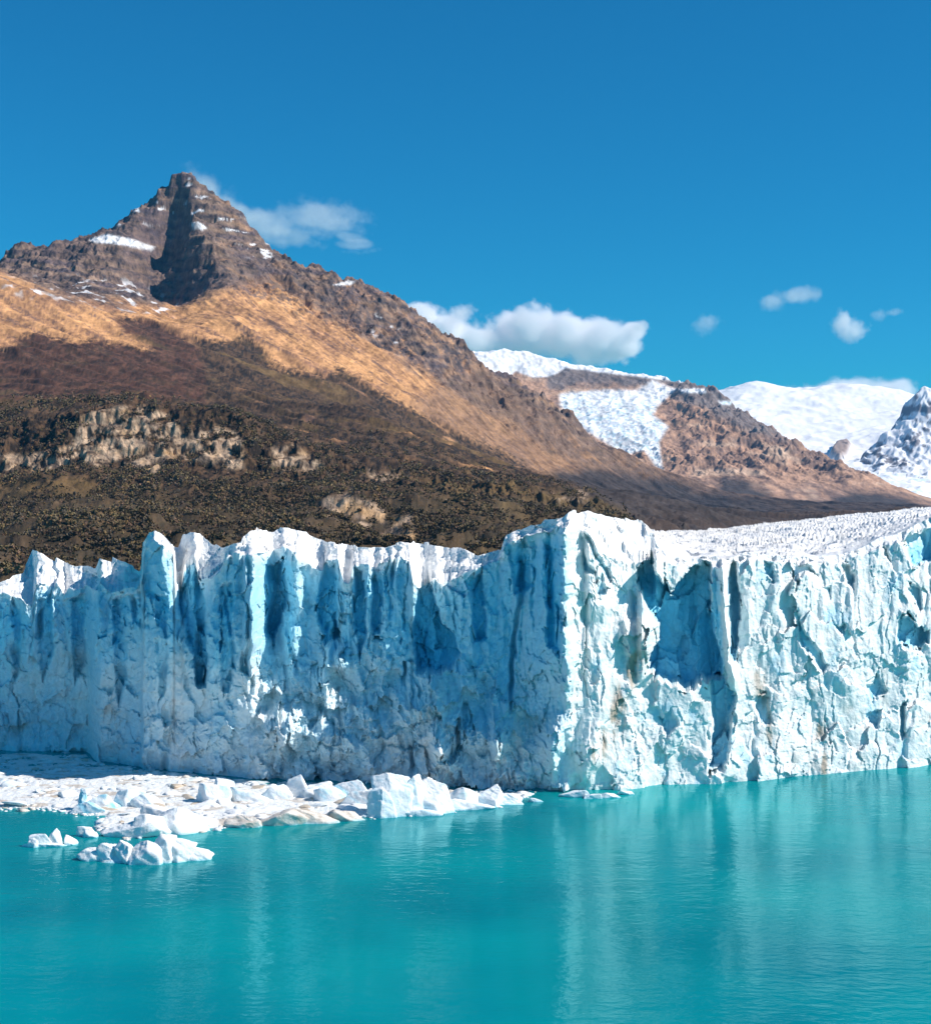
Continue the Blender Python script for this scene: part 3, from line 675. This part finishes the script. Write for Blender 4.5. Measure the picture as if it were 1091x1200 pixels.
# hollows
for q in ((60, 850, 60, 26, -4.0),):
    bump(*q)
NOTCH = [  # outlines of places where blocks have broken out of the wall, with their depth
    ([(745, 661), (766, 652), (771, 672), (786, 692), (800, 672), (818, 656), (833, 652), (833, 700), (838, 740), (846, 772), (848, 800), (835, 800), (818, 800), (806, 812), (780, 802), (757, 792), (760, 770), (772, 755), (770, 730), (752, 700), (745, 680)], 12.0),
    ([(854, 660), (863, 657), (868, 690), (867, 740), (862, 778), (855, 770), (851, 710)], 6.0),
    ([(832, 800), (850, 790), (862, 812), (858, 850), (852, 905), (830, 905), (836, 860), (830, 830)], 5.5),
    ([(1026, 628), (1037, 634), (1048, 658), (1037, 650)], 2.5), ([(1056, 630), (1091, 600), (1110, 600), (1110, 650), (1091, 658), (1066, 668)], 7.0),
    ([(1064, 684), (1080, 691), (1084, 716), (1073, 713)], 3.5), ([(1053, 718), (1066, 716), (1087, 738), (1087, 762), (1051, 752)], 5.0),
    ([(1055, 831), (1064, 820), (1062, 860), (1055, 863)], 3.0), ([(928, 655), (947, 664), (956, 676), (940, 674), (931, 690)], 2.6), ([(963, 687), (975, 690), (975, 701)], 1.8),
    ([(976, 730), (990, 734), (986, 746)], 2.2), ([(929, 713), (951, 752), (972, 780), (965, 791), (937, 752)], 2.2), ([(893, 655), (906, 660), (910, 680), (900, 676)], 2.4), ([(985, 655), (996, 660), (1003, 690), (992, 684)], 2.6),
    ([(684, 620), (691, 621), (700, 650), (719, 678), (714, 684), (697, 656)], 3.0), ([(683, 650), (692, 664), (702, 676), (690, 674), (681, 668)], 3.0), ([(697, 692), (706, 673), (713, 690), (702, 697)], 2.6),
    ([(880, 820), (900, 815), (908, 850), (890, 848)], 1.6), ([(1015, 800), (1030, 790), (1038, 815), (1020, 822)], 2.2), ([(1020, 835), (1032, 830), (1030, 852), (1018, 850)], 1.8), ([(770, 840), (785, 825), (795, 850), (780, 868)], 1.8),
    ([(208, 690), (217, 660), (230, 657), (243, 705), (244, 750), (240, 800), (230, 800), (222, 760), (210, 720)], 8.0),
    ([(487, 685), (503, 680), (511, 705), (517, 732), (530, 744), (538, 760), (530, 779), (515, 789), (497, 794), (487, 787), (484, 740)], 9.0),
    ([(379, 656), (394, 654), (396, 712), (397, 749), (380, 752), (370, 719)], 5.5), ([(414, 659), (426, 668), (431, 736), (423, 776), (416, 742)], 4.5), ([(435, 658), (450, 656), (448, 742), (436, 749)], 3.5),
    ([(641, 620), (660, 613), (657, 770), (641, 756)], 3.5), ([(594, 634), (621, 630), (625, 690), (600, 700)], 2.5), ([(312, 660), (334, 650), (336, 700), (322, 760), (312, 740)], 5.0), ([(548, 680), (566, 672), (570, 740), (556, 752)], 3.5),
    ([(45, 700), (62, 690), (62, 760), (50, 800), (44, 750)], 3.5), ([(82, 700), (100, 690), (100, 780), (88, 800)], 3.5), ([(14, 700), (24, 706), (24, 790), (15, 800)], 3.0), ([(130, 700), (146, 692), (150, 800), (138, 830)], 3.0), ([(255, 690), (272, 680), (276, 790), (262, 820)], 3.5), ([(180, 690), (196, 690), (196, 800), (186, 830)], 2.5)]
qx = pxf + 5 * fbm(S / 5, Zf / 8, 5, 676, .62) + 3.0 * facets(S / 2.0, Zf / 3.4, 677, .5)[0]; qy = pyf + 12 * fbm(S / 4, Zf / 9, 5, 678, .62) + 6 * facets(S / 2.6, Zf / 4, 679, .5)[0]
fcb = facets(wS2 / 4.6, Zf / 10, 675, 1.6)[0]
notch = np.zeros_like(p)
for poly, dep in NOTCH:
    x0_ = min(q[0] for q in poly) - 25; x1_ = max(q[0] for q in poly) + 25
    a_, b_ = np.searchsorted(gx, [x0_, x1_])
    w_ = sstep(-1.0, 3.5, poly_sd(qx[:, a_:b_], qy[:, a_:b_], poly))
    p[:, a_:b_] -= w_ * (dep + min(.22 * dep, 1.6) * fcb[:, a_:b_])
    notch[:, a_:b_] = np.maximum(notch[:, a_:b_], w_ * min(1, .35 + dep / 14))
Dface = D0 - p
dsh = p
# sloping roof of the teeth, from the edge up to the crest
NB = 60
tb = (np.arange(1, NB + 1) / NB)[:, None]
pe = p[-1][None]
Sb = (gx[None] - CX) / F * 340.0 + 0 * tb
gw = gx[None] + 7 * fbm(Sb / 4, tb * 3 + 1, 4, 723, .6) * np.sin(tb * np.pi * .97) + 5 * (tb - 1) * tb
zeb = np.interp(gw, gx, ze); zcb = np.interp(gw, gx, zc); deb = np.interp(gw, gx, de); dcb = np.interp(gw, gx, dcr)
Db = (deb - pe * (1 - tb) ** 3) * (1 - tb) + dcb * tb
Zb = zeb * (1 - tb) + zcb * tb
jag = fbm(Sb / 2.6, Db / 2.6, 5, 720, .6) * .6 + facets(Sb / 4 + .3 * fbm(Sb / 3, Db / 3, 3, 722), Db / 3.5, 721, .9)[0] * 1.3
Zb = Zb + jag * np.sin(tb * np.pi * .92) ** .6
# crevassed upper surface running back
NK = 240
tk = ((np.arange(1, NK + 1) / NK) ** 1.9)[:, None]
Bd = back_d(gx)[None]
Dk = dcr[None] + tk * Bd
zback = HC - (y_back(gx) - HY) / F * (dcr + back_d(gx))
flat = sstep(700, 760, gx)[None]
zcs = np.convolve(np.pad(zc, 40, 'edge'), np.ones(81) / 81, 'valid')
zc2 = zcs[None] + (zc - zcs)[None] * (1 - sstep(0, .012, tk))
Zk_r = zc2 * (1 - tk) + zback[None] * tk
Zk_l = zc[None] - (zc[None] + 6) * sstep(0, 1, tk * 1.02)
Zk = Zk_l * (1 - flat) + Zk_r * flat
Xk = (gx[None] - CX) / F * Dk
wy_ = Dk + 9 * fbm(Xk / 40, Dk / 40, 3, 730)
cre = ridged(Xk / 17 + .2 * Dk / 17, wy_ / 13, 3, 731, .6)
spars = sstep(.1, .4, fbm(Xk / 45, Dk / 60, 3, 733))
Zk = Zk + flat * sstep(0, .02, tk) * (2.1 * (cre - .55) + .5 * (facets(Xk / 7, Dk / 9, 732, .9)[0]) - 3.0 * spars * sstep(.8, .95, 1 - np.abs(perlin(Xk / 14, Dk / 22, 734)) * 2)) * (1 + .8 * tk) + flat * sstep(0, .05, tk) * (3.2 * fbm(Xk / 55, Dk / 75, 3, 735) - .6)
# back slope into the ground
Dl = Dk[-1:] + 30; Zl = np.full_like(Dl, -6.0)
DD = np.concatenate([Dface, Db, Dk, Dl]); ZZ = np.concatenate([Zf, Zb, Zk, Zl])
XX = (gx[None] - CX) / F * DD
# ice colours: white weathered crust, dense-ice blue that also paints shade into recesses and a fin side, grey rubble and dirt
n_rows = len(DD)
fresh_shade = np.zeros((n_rows, NCX)); dirt = np.zeros_like(fresh_shade); crust = np.zeros_like(fresh_shade)
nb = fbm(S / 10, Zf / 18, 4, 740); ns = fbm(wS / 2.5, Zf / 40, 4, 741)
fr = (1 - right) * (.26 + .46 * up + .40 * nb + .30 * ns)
fr = fr + notch * (.45 + .55 * right) + .7 * sstep(0, 4, poly_sd(qx, qy, [(833, 655), (845, 652), (846, 720), (852, 790), (838, 800), (832, 720)]))  # notches bluer for dense ice and shade; fin's left side painted shadow blue
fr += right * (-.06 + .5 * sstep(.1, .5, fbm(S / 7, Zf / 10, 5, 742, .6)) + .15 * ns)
fresh_shade[:NF] = np.clip(fr, 0, 1)
dirt[:NF] = np.clip(sstep(.1, .5, fbm(S / 5, Zf / 9, 5, 743, .6)) * .28 * (1 - up * .6)
    + 1.0 * sstep(-.05, .35, fbm(S / 2.0, Zf / 8, 4, 744) + .14) * np.exp(-(line_d(pxf, pyf, [(742, 770), (735, 800), (715, 850), (700, 880)]) / 11) ** 2)
    + .9 * sstep(-.05, .35, fbm(S / 1.6, Zf / 8, 4, 745) + .14) * np.exp(-(line_d(pxf, pyf, [(960, 845), (966, 905)]) / 5) ** 2)
    + .75 * sstep(-.05, .35, fbm(S / 2.0, Zf / 8, 4, 746) + .12) * np.exp(-(line_d(pxf, pyf, [(885, 780), (905, 880)]) / 8) ** 2)
    + .35 * np.exp(-(((pxf - 745) / 18) ** 2 + ((pyf - 752) / 26) ** 2)), 0, .9)
crust[:NF] = sstep(.92, 1.0, t + .06 * nb)
crust[NF:] = 1
fresh_shade[NF:NF + NB] = np.clip(.35 * sstep(.2, .5, fbm(Sb / 5, Db / 5, 4, 750)), 0, 1) * (1 - .6 * flat)
fresh_shade[NF + NB:-1] = np.clip(sstep(.36, .12, cre) * .5, 0, 1)
dirt[NF + NB:-1] = np.clip(.04 + .15 * sstep(.1, .5, fbm(Xk / 14, Dk / 18, 4, 751)), 0, 1)
facer = np.zeros_like(fresh_shade); facer[:NF] = .55 + .45 * right
col = mix(np.ones(fresh_shade.shape + (3,)) * np.array([.89, .895, .88]), (.845, .855, .84), facer * (1 - crust))
col = mix(col, (.22, .68, .88), fresh_shade * (1 - .55 * crust))
edge_f = pxf
col = mix(col, (.90, .90, .89), crust * (1 - fresh_shade))
col = mix(col, (.36, .28, .21), dirt)
gv = np.stack([XX, DD, ZZ], -1); ks = NF + NB
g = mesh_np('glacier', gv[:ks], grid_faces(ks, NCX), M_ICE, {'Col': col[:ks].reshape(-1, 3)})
gt = mesh_np('crevassed_top', gv[ks - 1:], grid_faces(n_rows - ks + 1, NCX), M_ICE, {'Col': col[ks - 1:].reshape(-1, 3)}, parent=g)
gt['label'] = 'white crevassed upper surface behind the ice wall'
tag(g, 'tall blue-white calving front of the glacier rising from the lake', 'glacier')

# ------------------------------------------------------------------ floating ice
def chunk(seed, nu=20, nv=12, planes=14, flat=.6, jit=.06):
    """one broken lump of ice: flat facets cut by random planes, roughened"""
    r = np.random.default_rng(seed)
    u = np.linspace(0, 2 * np.pi, nu, endpoint=False); v = np.linspace(-np.pi / 2, np.pi / 2, nv)
    d = np.stack([np.cos(v)[:, None] * np.cos(u)[None], np.cos(v)[:, None] * np.sin(u)[None], np.sin(v)[:, None] + 0 * u[None]], -1)
    n = r.normal(size=(planes, 3)); n[:, 2] *= flat + .4; n /= np.linalg.norm(n, axis=1, keepdims=True)
    off = r.uniform(.55, 1.0, planes)
    dots = d @ n.T
    rr = np.min(np.where(dots > .08, off / np.maximum(dots, .08), 9), -1)
    rr = np.clip(rr, .35, 1.5)
    V = d * rr[..., None] * (1 + jit * r.normal(size=rr.shape))[..., None]
    V[0] = V[0].mean(0); V[-1] = V[-1].mean(0)
    V[..., 2] *= flat
    f = []
    for i in range(nv - 1):
        for j in range(nu):
            a = i * nu + j; b = i * nu + (j + 1) % nu
            f.append((a, b, b + nu, a + nu))
    return V.reshape(-1, 3), np.array(f)

def heightberg(name, px0, py0, peaks, seed=0, base=(.87, .89, .90), blue=.3, dirt_=.0, rough=.25, res=None):
    """iceberg frozen from several faceted blocks: each (photo column, row of its top, row of its waterline, half widths in m)"""
    r = np.random.default_rng(seed)
    Vs, Fs, off = [], [], 0
    for kk, (x, yt, yw, rxm, rym) in enumerate(peaks):
        d = HC * F / (yw - HY)
        cx, cy, h = (x - CX) / F * d, d, max(HC - (yt - HY) / F * d, .25)
        v, f = chunk(seed * 31 + kk, 84, 46, 19, 1.0, 0.0)
        v = v / np.array([np.abs(v[:, 0]).max(), np.abs(v[:, 1]).max(), v[:, 2].max()])
        a = r.uniform(-.35, .35)
        v = v @ np.array([[math.cos(a), math.sin(a), 0], [-math.sin(a), math.cos(a), 0], [0, 0, 1]])
        v = v * np.array([rxm * 1.12, rym * 1.15, h])
        v[:, 0] += r.uniform(-.25, .25) * v[:, 2]
        n = np.stack([fbm(v[:, 0] / 1.6 + .8 * v[:, 2], v[:, 1] / 1.6 + v[:, 2] * .5, 4, seed + q, .6) for q in (1, 2, 3)], 1)
        n2 = np.stack([fbm(v[:, 0] / .5 + 1.5 * v[:, 2], v[:, 1] / .5 + v[:, 2], 3, seed + q, .6) for q in (4, 5, 6)], 1)
        v = v + (n * rough * 1.05 + n2 * rough * .22) * np.array([1, 1, .8])
        v[:, 0] += cx; v[:, 1] += cy
        Vs.append(v); Fs.append(f + off); off += len(v)
    V = np.concatenate(Vs); Fq = np.concatenate(Fs)
    col = np.ones((len(V), 3)) * np.array(base)
    col = mix(col, (.34, .70, .84), np.clip(blue * sstep(.0, .4, fbm(V[:, 0] / 2.5 + V[:, 2] * .5, V[:, 1] / 2.5 - V[:, 2] * .4, 3, seed + 9) + .1), 0, 1))
    col = mix(col, (.18, .60, .72), sstep(.45, .05, V[:, 2]) * .6)  # turquoise reflection of the lake painted onto the ice near the waterline
    if dirt_: col = mix(col, (.40, .31, .23), np.clip(dirt_ * sstep(-.15, .4, fbm(V[:, 0] / 1.8, V[:, 1] / 1.2 + V[:, 2], 5, seed + 10, .6)), 0, 1))
    c = np.array([V[:, 0].mean(), V[:, 1].mean(), 0])
    o = mesh_np(name, V - c, Fq, M_BERG, {'Col': col}, smooth=False)
    o.location = c
    return o

BG = 'icebergs and large floes in front of the ice wall'
tag(heightberg('iceberg', 0, 0, [(468, 906, 955, 4.5, 3.0), (484, 907, 953, 3.5, 2.6), (508, 912, 951, 5.0, 3.0), (452, 922, 957, 2.8, 2.4), (545, 922, 944, 6.0, 2.6), (575, 920, 944, 4.0, 2.2), (595, 930, 942, 3.0, 1.6), (530, 936, 948, 9, 2.4), (480, 944, 954, 8, 2.4), (585, 936, 942, 6, 1.6)], seed=31, blue=.35),
    'largest white iceberg with a steep blue-shaded notch, right of the floating ice', 'iceberg', BG)
tag(heightberg('iceberg', 0, 0, [(170, 985, 1011, 3.6, 1.8), (150, 985, 1010, 2.2, 1.7), (188, 977, 1009, 3.4, 2.2), (205, 982, 1008, 3.6, 2.0), (228, 992, 1007, 3.2, 1.4), (112, 994, 1008, 3.0, 1.2), (130, 988, 1009, 2.6, 1.3), (150, 1003, 1010, 9.5, 1.8), (205, 1001, 1008, 6.5, 2.2)], seed=32, blue=.22, dirt_=.25),
    'rounded iceberg nearest the viewer with dirt-stained right side', 'iceberg', BG)
tag(heightberg('ice_floe', 0, 0, [(66, 971, 991, 1.6, .7), (45, 977, 992, 2.2, .8), (82, 979, 990, 1.3, .8), (36, 983, 993, 1.2, .7), (56, 987, 992, 4.2, .8)], seed=33, blue=.1, rough=.15),
    'small arched white floe at the far left, left of the nearest iceberg', 'ice floe', BG)
tag(heightberg('ice_floe', 0, 0, [(100, 968, 980, 1.8, .9), (108, 973, 981, 1.4, .9)], seed=34, blue=.1, rough=.15),
    'small upright white shard between the arched floe and the nearest iceberg', 'ice floe', BG)
tag(heightberg('iceberg', 0, 0, [(98, 924, 951, 1.4, 2.2), (112, 930, 950, 3.2, 1.8), (128, 938, 949, 3.2, 1.6), (105, 940, 953, 3.6, 1.5)], seed=35, blue=1.0),
    'bright blue tilted iceberg at the left edge of the pale floes', 'iceberg', BG)
tag(heightberg('iceberg', 0, 0, [(210, 946, 974, 6.5, 3.2), (180, 952, 978, 5.0, 2.6), (228, 950, 968, 5.5, 3.0), (150, 962, 980, 5.5, 2.0), (190, 940, 966, 5.0, 3.2)], seed=36, blue=.12, dirt_=.22),
    'broad low white iceberg directly behind the nearest iceberg', 'iceberg', BG)
tag(heightberg('iceberg', 0, 0, [(245, 918, 942, 4.0, 2.5), (262, 913, 938, 3.6, 2.5), (290, 922, 940, 4.5, 2.0)], seed=37, blue=.5),
    'peaked white iceberg with a turquoise side in the middle of the floes', 'iceberg', BG)
tag(heightberg('ice_floe', 0, 0, [(290, 956, 969, 4.0, 1.4), (330, 947, 966, 5.5, 2.0), (365, 947, 964, 5.0, 1.8), (400, 948, 961, 4.5, 1.5)], seed=38, blue=.0, dirt_=.55, base=(.74, .68, .61)),
    'long low brown debris-covered floe along the front edge of the floes', 'ice floe', BG)
tag(heightberg('iceberg', 0, 0, [(345, 908, 934, 4.0, 2.4), (368, 916, 936, 4.0, 2.0), (325, 920, 938, 3.0, 1.8)], seed=39, blue=.25),
    'white lumpy iceberg close under the wall, left of the largest iceberg', 'iceberg', BG)
tag(heightberg('iceberg', 0, 0, [(405, 915, 938, 4.5, 2.2), (425, 925, 945, 4.0, 2.0), (388, 922, 940, 3.5, 1.8)], seed=40, blue=.7),
    'blue-sided iceberg touching the left flank of the largest iceberg', 'iceberg', BG)
tag(heightberg('iceberg', 0, 0, [(150, 924, 946, 3.6, 2.2), (170, 930, 948, 4.2, 2.2)], seed=41, blue=.35, dirt_=.15),
    'white iceberg just right of the bright blue tilted one', 'iceberg', BG)
tag(heightberg('ice_floe', 0, 0, [(676, 925, 934, 3.2, 1.2), (690, 930, 936, 2.4, .9)], seed=42, blue=.3, rough=.15),
    'lone white floe below the corner of the ice wall', 'ice floe', BG)
tag(heightberg('ice_floe', 0, 0, [(712, 929, 935, 2.6, .9), (735, 926, 931, 2.2, .8)], seed=43, blue=.3, rough=.12),
    'low pale floe to the right of the lone white floe', 'ice floe', BG)
tag(heightberg('ice_floe', 0, 0, [(627, 935, 940, 1.6, .5)], seed=44, blue=.2, rough=.1, res=.1),
    'thin flat white floe drifting right of the largest iceberg', 'ice floe', BG)

# small floes: 280 of them one by one, the slush between them as one sheet
region = [(-120, 912), (0, 905), (110, 905), (200, 912), (300, 922), (400, 927), (470, 930), (600, 930), (625, 931), (600, 938), (580, 944), (510, 951), (447, 956), (419, 957), (357, 961), (300, 964), (240, 972), (150, 982), (112, 970), (126, 956), (82, 953), (60, 947), (0, 947), (-120, 945)]
protos = []
for k_ in range(9):
    v_, f_ = chunk(900 + k_, 28, 16, 11, [.35, .45, .65][k_ % 3], .02)
    z_ = v_[:, 2]
    c_ = np.ones((len(v_), 3)) * np.array([[.88, .89, .89], [.80, .86, .88], [.58, .49, .39]][[0, 0, 1, 0, 2, 0, 1, 2, 0][k_]])
    m_ = mesh_np('ice_floe', v_, f_, M_BERG, {'Col': c_}, smooth=False)
    protos.append(m_.data); bpy.data.objects.remove(m_)
n_ok = 0; floes = []
while n_ok < 280:
    x = RNG.uniform(-60, 620); y = RNG.uniform(905, 982)
    if poly_sd(np.array([x]), np.array([y]), region)[0] < 1.5: continue
    d = HC * F / (y - HY)
    size = min(.6 + RNG.exponential(.6), 2.5) * (1 if y < 965 else .7)
    pk = int(RNG.integers(9)); tan = [0, 0, 1, 0, 2, 0, 1, 2, 0][pk] == 2
    o = bpy.data.objects.new('ice_floe', protos[pk])
    COL.objects.link(o)
    o.location = ((x - CX) / F * d, d, .05 * size)
    o.rotation_euler = (RNG.normal() * .15, RNG.normal() * .15, RNG.uniform(0, 6.28))
    o.scale = (size * RNG.uniform(.9, 1.7), size * RNG.uniform(.7, 1.2), size * RNG.uniform(.35, .8))
    if tan: tag(o, 'small tan dirt-stained floe in the pack of broken ice below the wall', 'ice floe', 'small dirty floes of the ice pack')
    else: tag(o, 'small clean white floe in the pack of broken ice below the wall', 'ice floe', 'small clean floes of the ice pack')
    n_ok += 1
# brash: many small bits as one object
NBR = 5200
bx = RNG.uniform(-130, 640, NBR * 4); by = RNG.uniform(886, 985, NBR * 4)
sd = poly_sd(bx, by, region)
sh = poly_sd(bx, by, [(-130, 884), (100, 886), (112, 896), (200, 908), (300, 918), (300, 925), (-130, 915)])
keepb = (sd > -1 - 4 * RNG.random(len(bx)) ** 3) | ((sh > 0) & (RNG.random(len(bx)) < .35))
bx, by = bx[keepb][:NBR], by[keepb][:NBR]
dd = HC * F / (by - HY)
Vs, Fs, Cs = [], [], []
off = 0
small = [chunk(950 + k_, 8, 5, 9, .5) for k_ in range(6)]
for i in range(len(bx)):
    v_, f_ = small[i % 6]
    s_ = .18 + min(RNG.exponential(.22), .7)
    a_ = RNG.uniform(0, 6.28); ca, sa = math.cos(a_), math.sin(a_)
    vx = (v_[:, 0] * ca - v_[:, 1] * sa) * s_ * 1.4; vy = (v_[:, 0] * sa + v_[:, 1] * ca) * s_
    Vs.append(np.stack([vx + (bx[i] - CX) / F * dd[i], vy + dd[i], v_[:, 2] * s_ * 1.1 + .03], 1))
    Fs.append(f_ + off); off += len(v_)
    c_ = np.array([[.88, .89, .89], [.72, .66, .58], [.78, .85, .88]][RNG.choice(3, p=[.6, .22, .18])]) * RNG.uniform(.85, 1.03)
    Cs.append(np.tile(c_, (len(v_), 1)))
o = mesh_np('brash_ice', np.concatenate(Vs), np.concatenate(Fs), M_BERG, {'Col': np.concatenate(Cs)}, smooth=False)
tag(o, 'scattered crumbs of brash ice between the floes', kind='stuff')
# slush sheet
gxs = np.arange(-140, 640, 1.0); gds = np.linspace(278, 376, 260)
Xs = (gxs[None] - CX) / F * gds[:, None]; Ys = gds[:, None] + 0 * gxs[None]
pys = HY + HC * F / Ys
sd = poly_sd(np.broadcast_to(gxs[None], Xs.shape) + 0.0, pys, region)
hs = .02 + .42 * fbm(Xs / 2.2, Ys / 2.2, 5, 800, .65) + .12 * np.clip(sd, -8, 3) + .05
shd = poly_sd(np.broadcast_to(gxs[None], Xs.shape) + 0.0, pys, [(-140, 884), (100, 884), (112, 894), (200, 905), (300, 916), (420, 920), (420, 935), (-140, 925)])
hs = np.maximum(hs, .05 + .25 * fbm(Xs / 5, Ys / 5, 5, 801, .6) - .05 + .05 * np.clip(shd, -8, 1))
hs = np.minimum(hs, .45 + .2 * fbm(Xs / 1.2, Ys / 1.2, 3, 802)) 
q = grid_faces(*Xs.shape); q = q[(hs.ravel()[q] > -.06).any(1)]
used, inv = np.unique(q, return_inverse=True)
cs = mix(np.ones(Xs.shape + (3,)) * np.array([.80, .82, .82]), (.52, .44, .36), .8 * sstep(.0, .4, fbm(Xs / 7, Ys / 4, 4, 803)))
cs = mix(cs, (.30, .52, .58), sstep(.10, -.03, hs) * .7)
o = mesh_np('slush_ice', np.stack([Xs, Ys, np.maximum(hs, -.3)], -1).reshape(-1, 3)[used], inv.reshape(-1, 4), M_BERG, {'Col': cs.reshape(-1, 3)[used]})
tag(o, 'grainy white slush ice matting the pack together below the wall', kind='stuff')

# ------------------------------------------------------------------ clouds, real volumes far behind the mountains
def cloud(x0, y0, x1, y1, d, blobs, label, dens=.004, thick=1.0, scale=5.0, rough=.62, amp=2.6):
    c = at((x0 + x1) / 2, (y0 + y1) / 2, d)
    sx = (x1 - x0) / 2 / F * d; sz = (y1 - y0) / 2 / F * d; sy = thick * min(sx, sz * 1.5)
    V = np.array([[a * sx, b * sy, e * sz] for a in (-1, 1) for b in (-1, 1) for e in (-1, 1)])
    Fq = [[0, 1, 3, 2], [4, 6, 7, 5], [0, 4, 5, 1], [2, 3, 7, 6], [0, 2, 6, 4], [1, 5, 7, 3]]
    m = bpy.data.materials.new('cloud'); m.use_nodes = True
    nt = m.node_tree; L = nt.links.new
    nt.nodes.remove(nt.nodes['Principled BSDF'])
    out = nt.nodes['Material Output']
    pv = N(nt, 'ShaderNodeVolumePrincipled'); pv.inputs['Color'].default_value = (.995, .985, .99, 1); pv.inputs['Anisotropy'].default_value = .0
    tc = N(nt, 'ShaderNodeTexCoord')
    best = None
    nz = N(nt, 'ShaderNodeTexNoise', Scale=scale / (2 * sx), Detail=5.0, Roughness=rough)
    L(tc.outputs['Object'], nz.inputs['Vector'])
    for (bx, by, rx, ry) in blobs:
        vs = N(nt, 'ShaderNodeVectorMath', operation='SUBTRACT')
        vs.inputs[1].default_value = ((bx - (x0 + x1) / 2) / F * d, 0, -(by - (y0 + y1) / 2) / F * d)
        L(tc.outputs['Object'], vs.inputs[0])
        vd = N(nt, 'ShaderNodeVectorMath', operation='DIVIDE'); vd.inputs[1].default_value = (rx / F * d, sy * .9, ry / F * d)
        L(vs.outputs[0], vd.inputs[0])
        ln = N(nt, 'ShaderNodeVectorMath', operation='LENGTH'); L(vd.outputs[0], ln.inputs[0])
        if best is None: best = ln.outputs['Value']
        else:
            mn = N(nt, 'ShaderNodeMath', operation='MINIMUM'); L(best, mn.inputs[0]); L(ln.outputs['Value'], mn.inputs[1]); best = mn.outputs[0]
    s1 = N(nt, 'ShaderNodeMath', operation='SUBTRACT'); s1.inputs[0].default_value = 1.0 - amp * .5; L(best, s1.inputs[1])
    ma = N(nt, 'ShaderNodeMath', operation='MULTIPLY_ADD'); ma.inputs[1].default_value = amp
    L(nz.outputs['Fac'], ma.inputs[0]); L(s1.outputs[0], ma.inputs[2])
    mr = N(nt, 'ShaderNodeMapRange'); mr.inputs['From Min'].default_value = .08; mr.inputs['From Max'].default_value = .55
    mr.inputs['To Min'].default_value = 0; mr.inputs['To Max'].default_value = dens
    L(ma.outputs[0], mr.inputs['Value']); L(mr.outputs[0], pv.inputs['Density'])
    L(pv.outputs[0], out.inputs['Volume'])
    o = mesh_np('cloud', V, Fq, m, smooth=False)
    o.location = c
    m.cycles.volume_step_rate = .25
    tag(o, label, 'cloud', 'clouds over the mountains')
    return o
CD = 20500
cloud(185, 180, 470, 320, CD, [(238, 222, 20, 18), (266, 242, 26, 12), (310, 260, 46, 15), (372, 256, 58, 12), (335, 275, 46, 9), (415, 283, 22, 5)], 'thin lilac plume of cloud trailing right from the pointed summit', .0011, .9, 9, amp=3.2)
cloud(420, 330, 790, 470, CD, [(488, 372, 28, 16), (520, 388, 42, 22), (560, 402, 50, 24), (602, 384, 26, 22), (622, 394, 36, 30), (658, 396, 30, 24), (694, 402, 34, 24), (722, 406, 26, 18), (742, 390, 14, 9)], 'large white cloud bank behind the crest and the snow cap', .008, 1.0, 9, amp=3.2)
cloud(875, 325, 970, 380, CD, [(905, 352, 14, 12), (936, 346, 22, 11)], 'small wispy cloud, upper one on the right', .0014, 1.0, 4)
cloud(965, 350, 1030, 412, CD, [(988, 378, 13, 16), (999, 388, 18, 12)], 'small white triangular cloud above the ice cap', .005, 1.0, 4)
cloud(805, 360, 852, 400, CD, [(827, 379, 17, 13)], 'faint cloud puff left of the wispy cloud', .0014, 1.0, 3)
cloud(1015, 355, 1060, 382, CD, [(1030, 368, 9, 8), (1048, 366, 8, 5)], 'tiny faint cloud scrap at the far right', .0013, 1.0, 3)
cloud(900, 430, 1090, 500, CD, [(985, 462, 60, 22), (1040, 466, 44, 20), (935, 470, 40, 16)], 'soft cloud resting on the top of the ice cap', .006, 1.0)

# ------------------------------------------------------------------ haze: even air over the whole scene
HZ = (-14000, 14000, -500, 18600, -20, 2100)
V = np.array([[x, y, z] for x in HZ[:2] for y in HZ[2:4] for z in HZ[4:]], float)
m = bpy.data.materials.new('haze'); m.use_nodes = True
nt = m.node_tree; nt.nodes.remove(nt.nodes['Principled BSDF'])
pv = N(nt, 'ShaderNodeVolumePrincipled'); pv.inputs['Color'].default_value = (.12, .5, 1, 1); pv.inputs['Density'].default_value = 1.0e-5
nt.links.new(pv.outputs[0], nt.nodes['Material Output'].inputs['Volume'])
o = mesh_np('haze', V, [[0, 1, 3, 2], [4, 6, 7, 5], [0, 4, 5, 1], [2, 3, 7, 6], [0, 2, 6, 4], [1, 5, 7, 3]], m, smooth=False)
tag(o, kind='stuff')
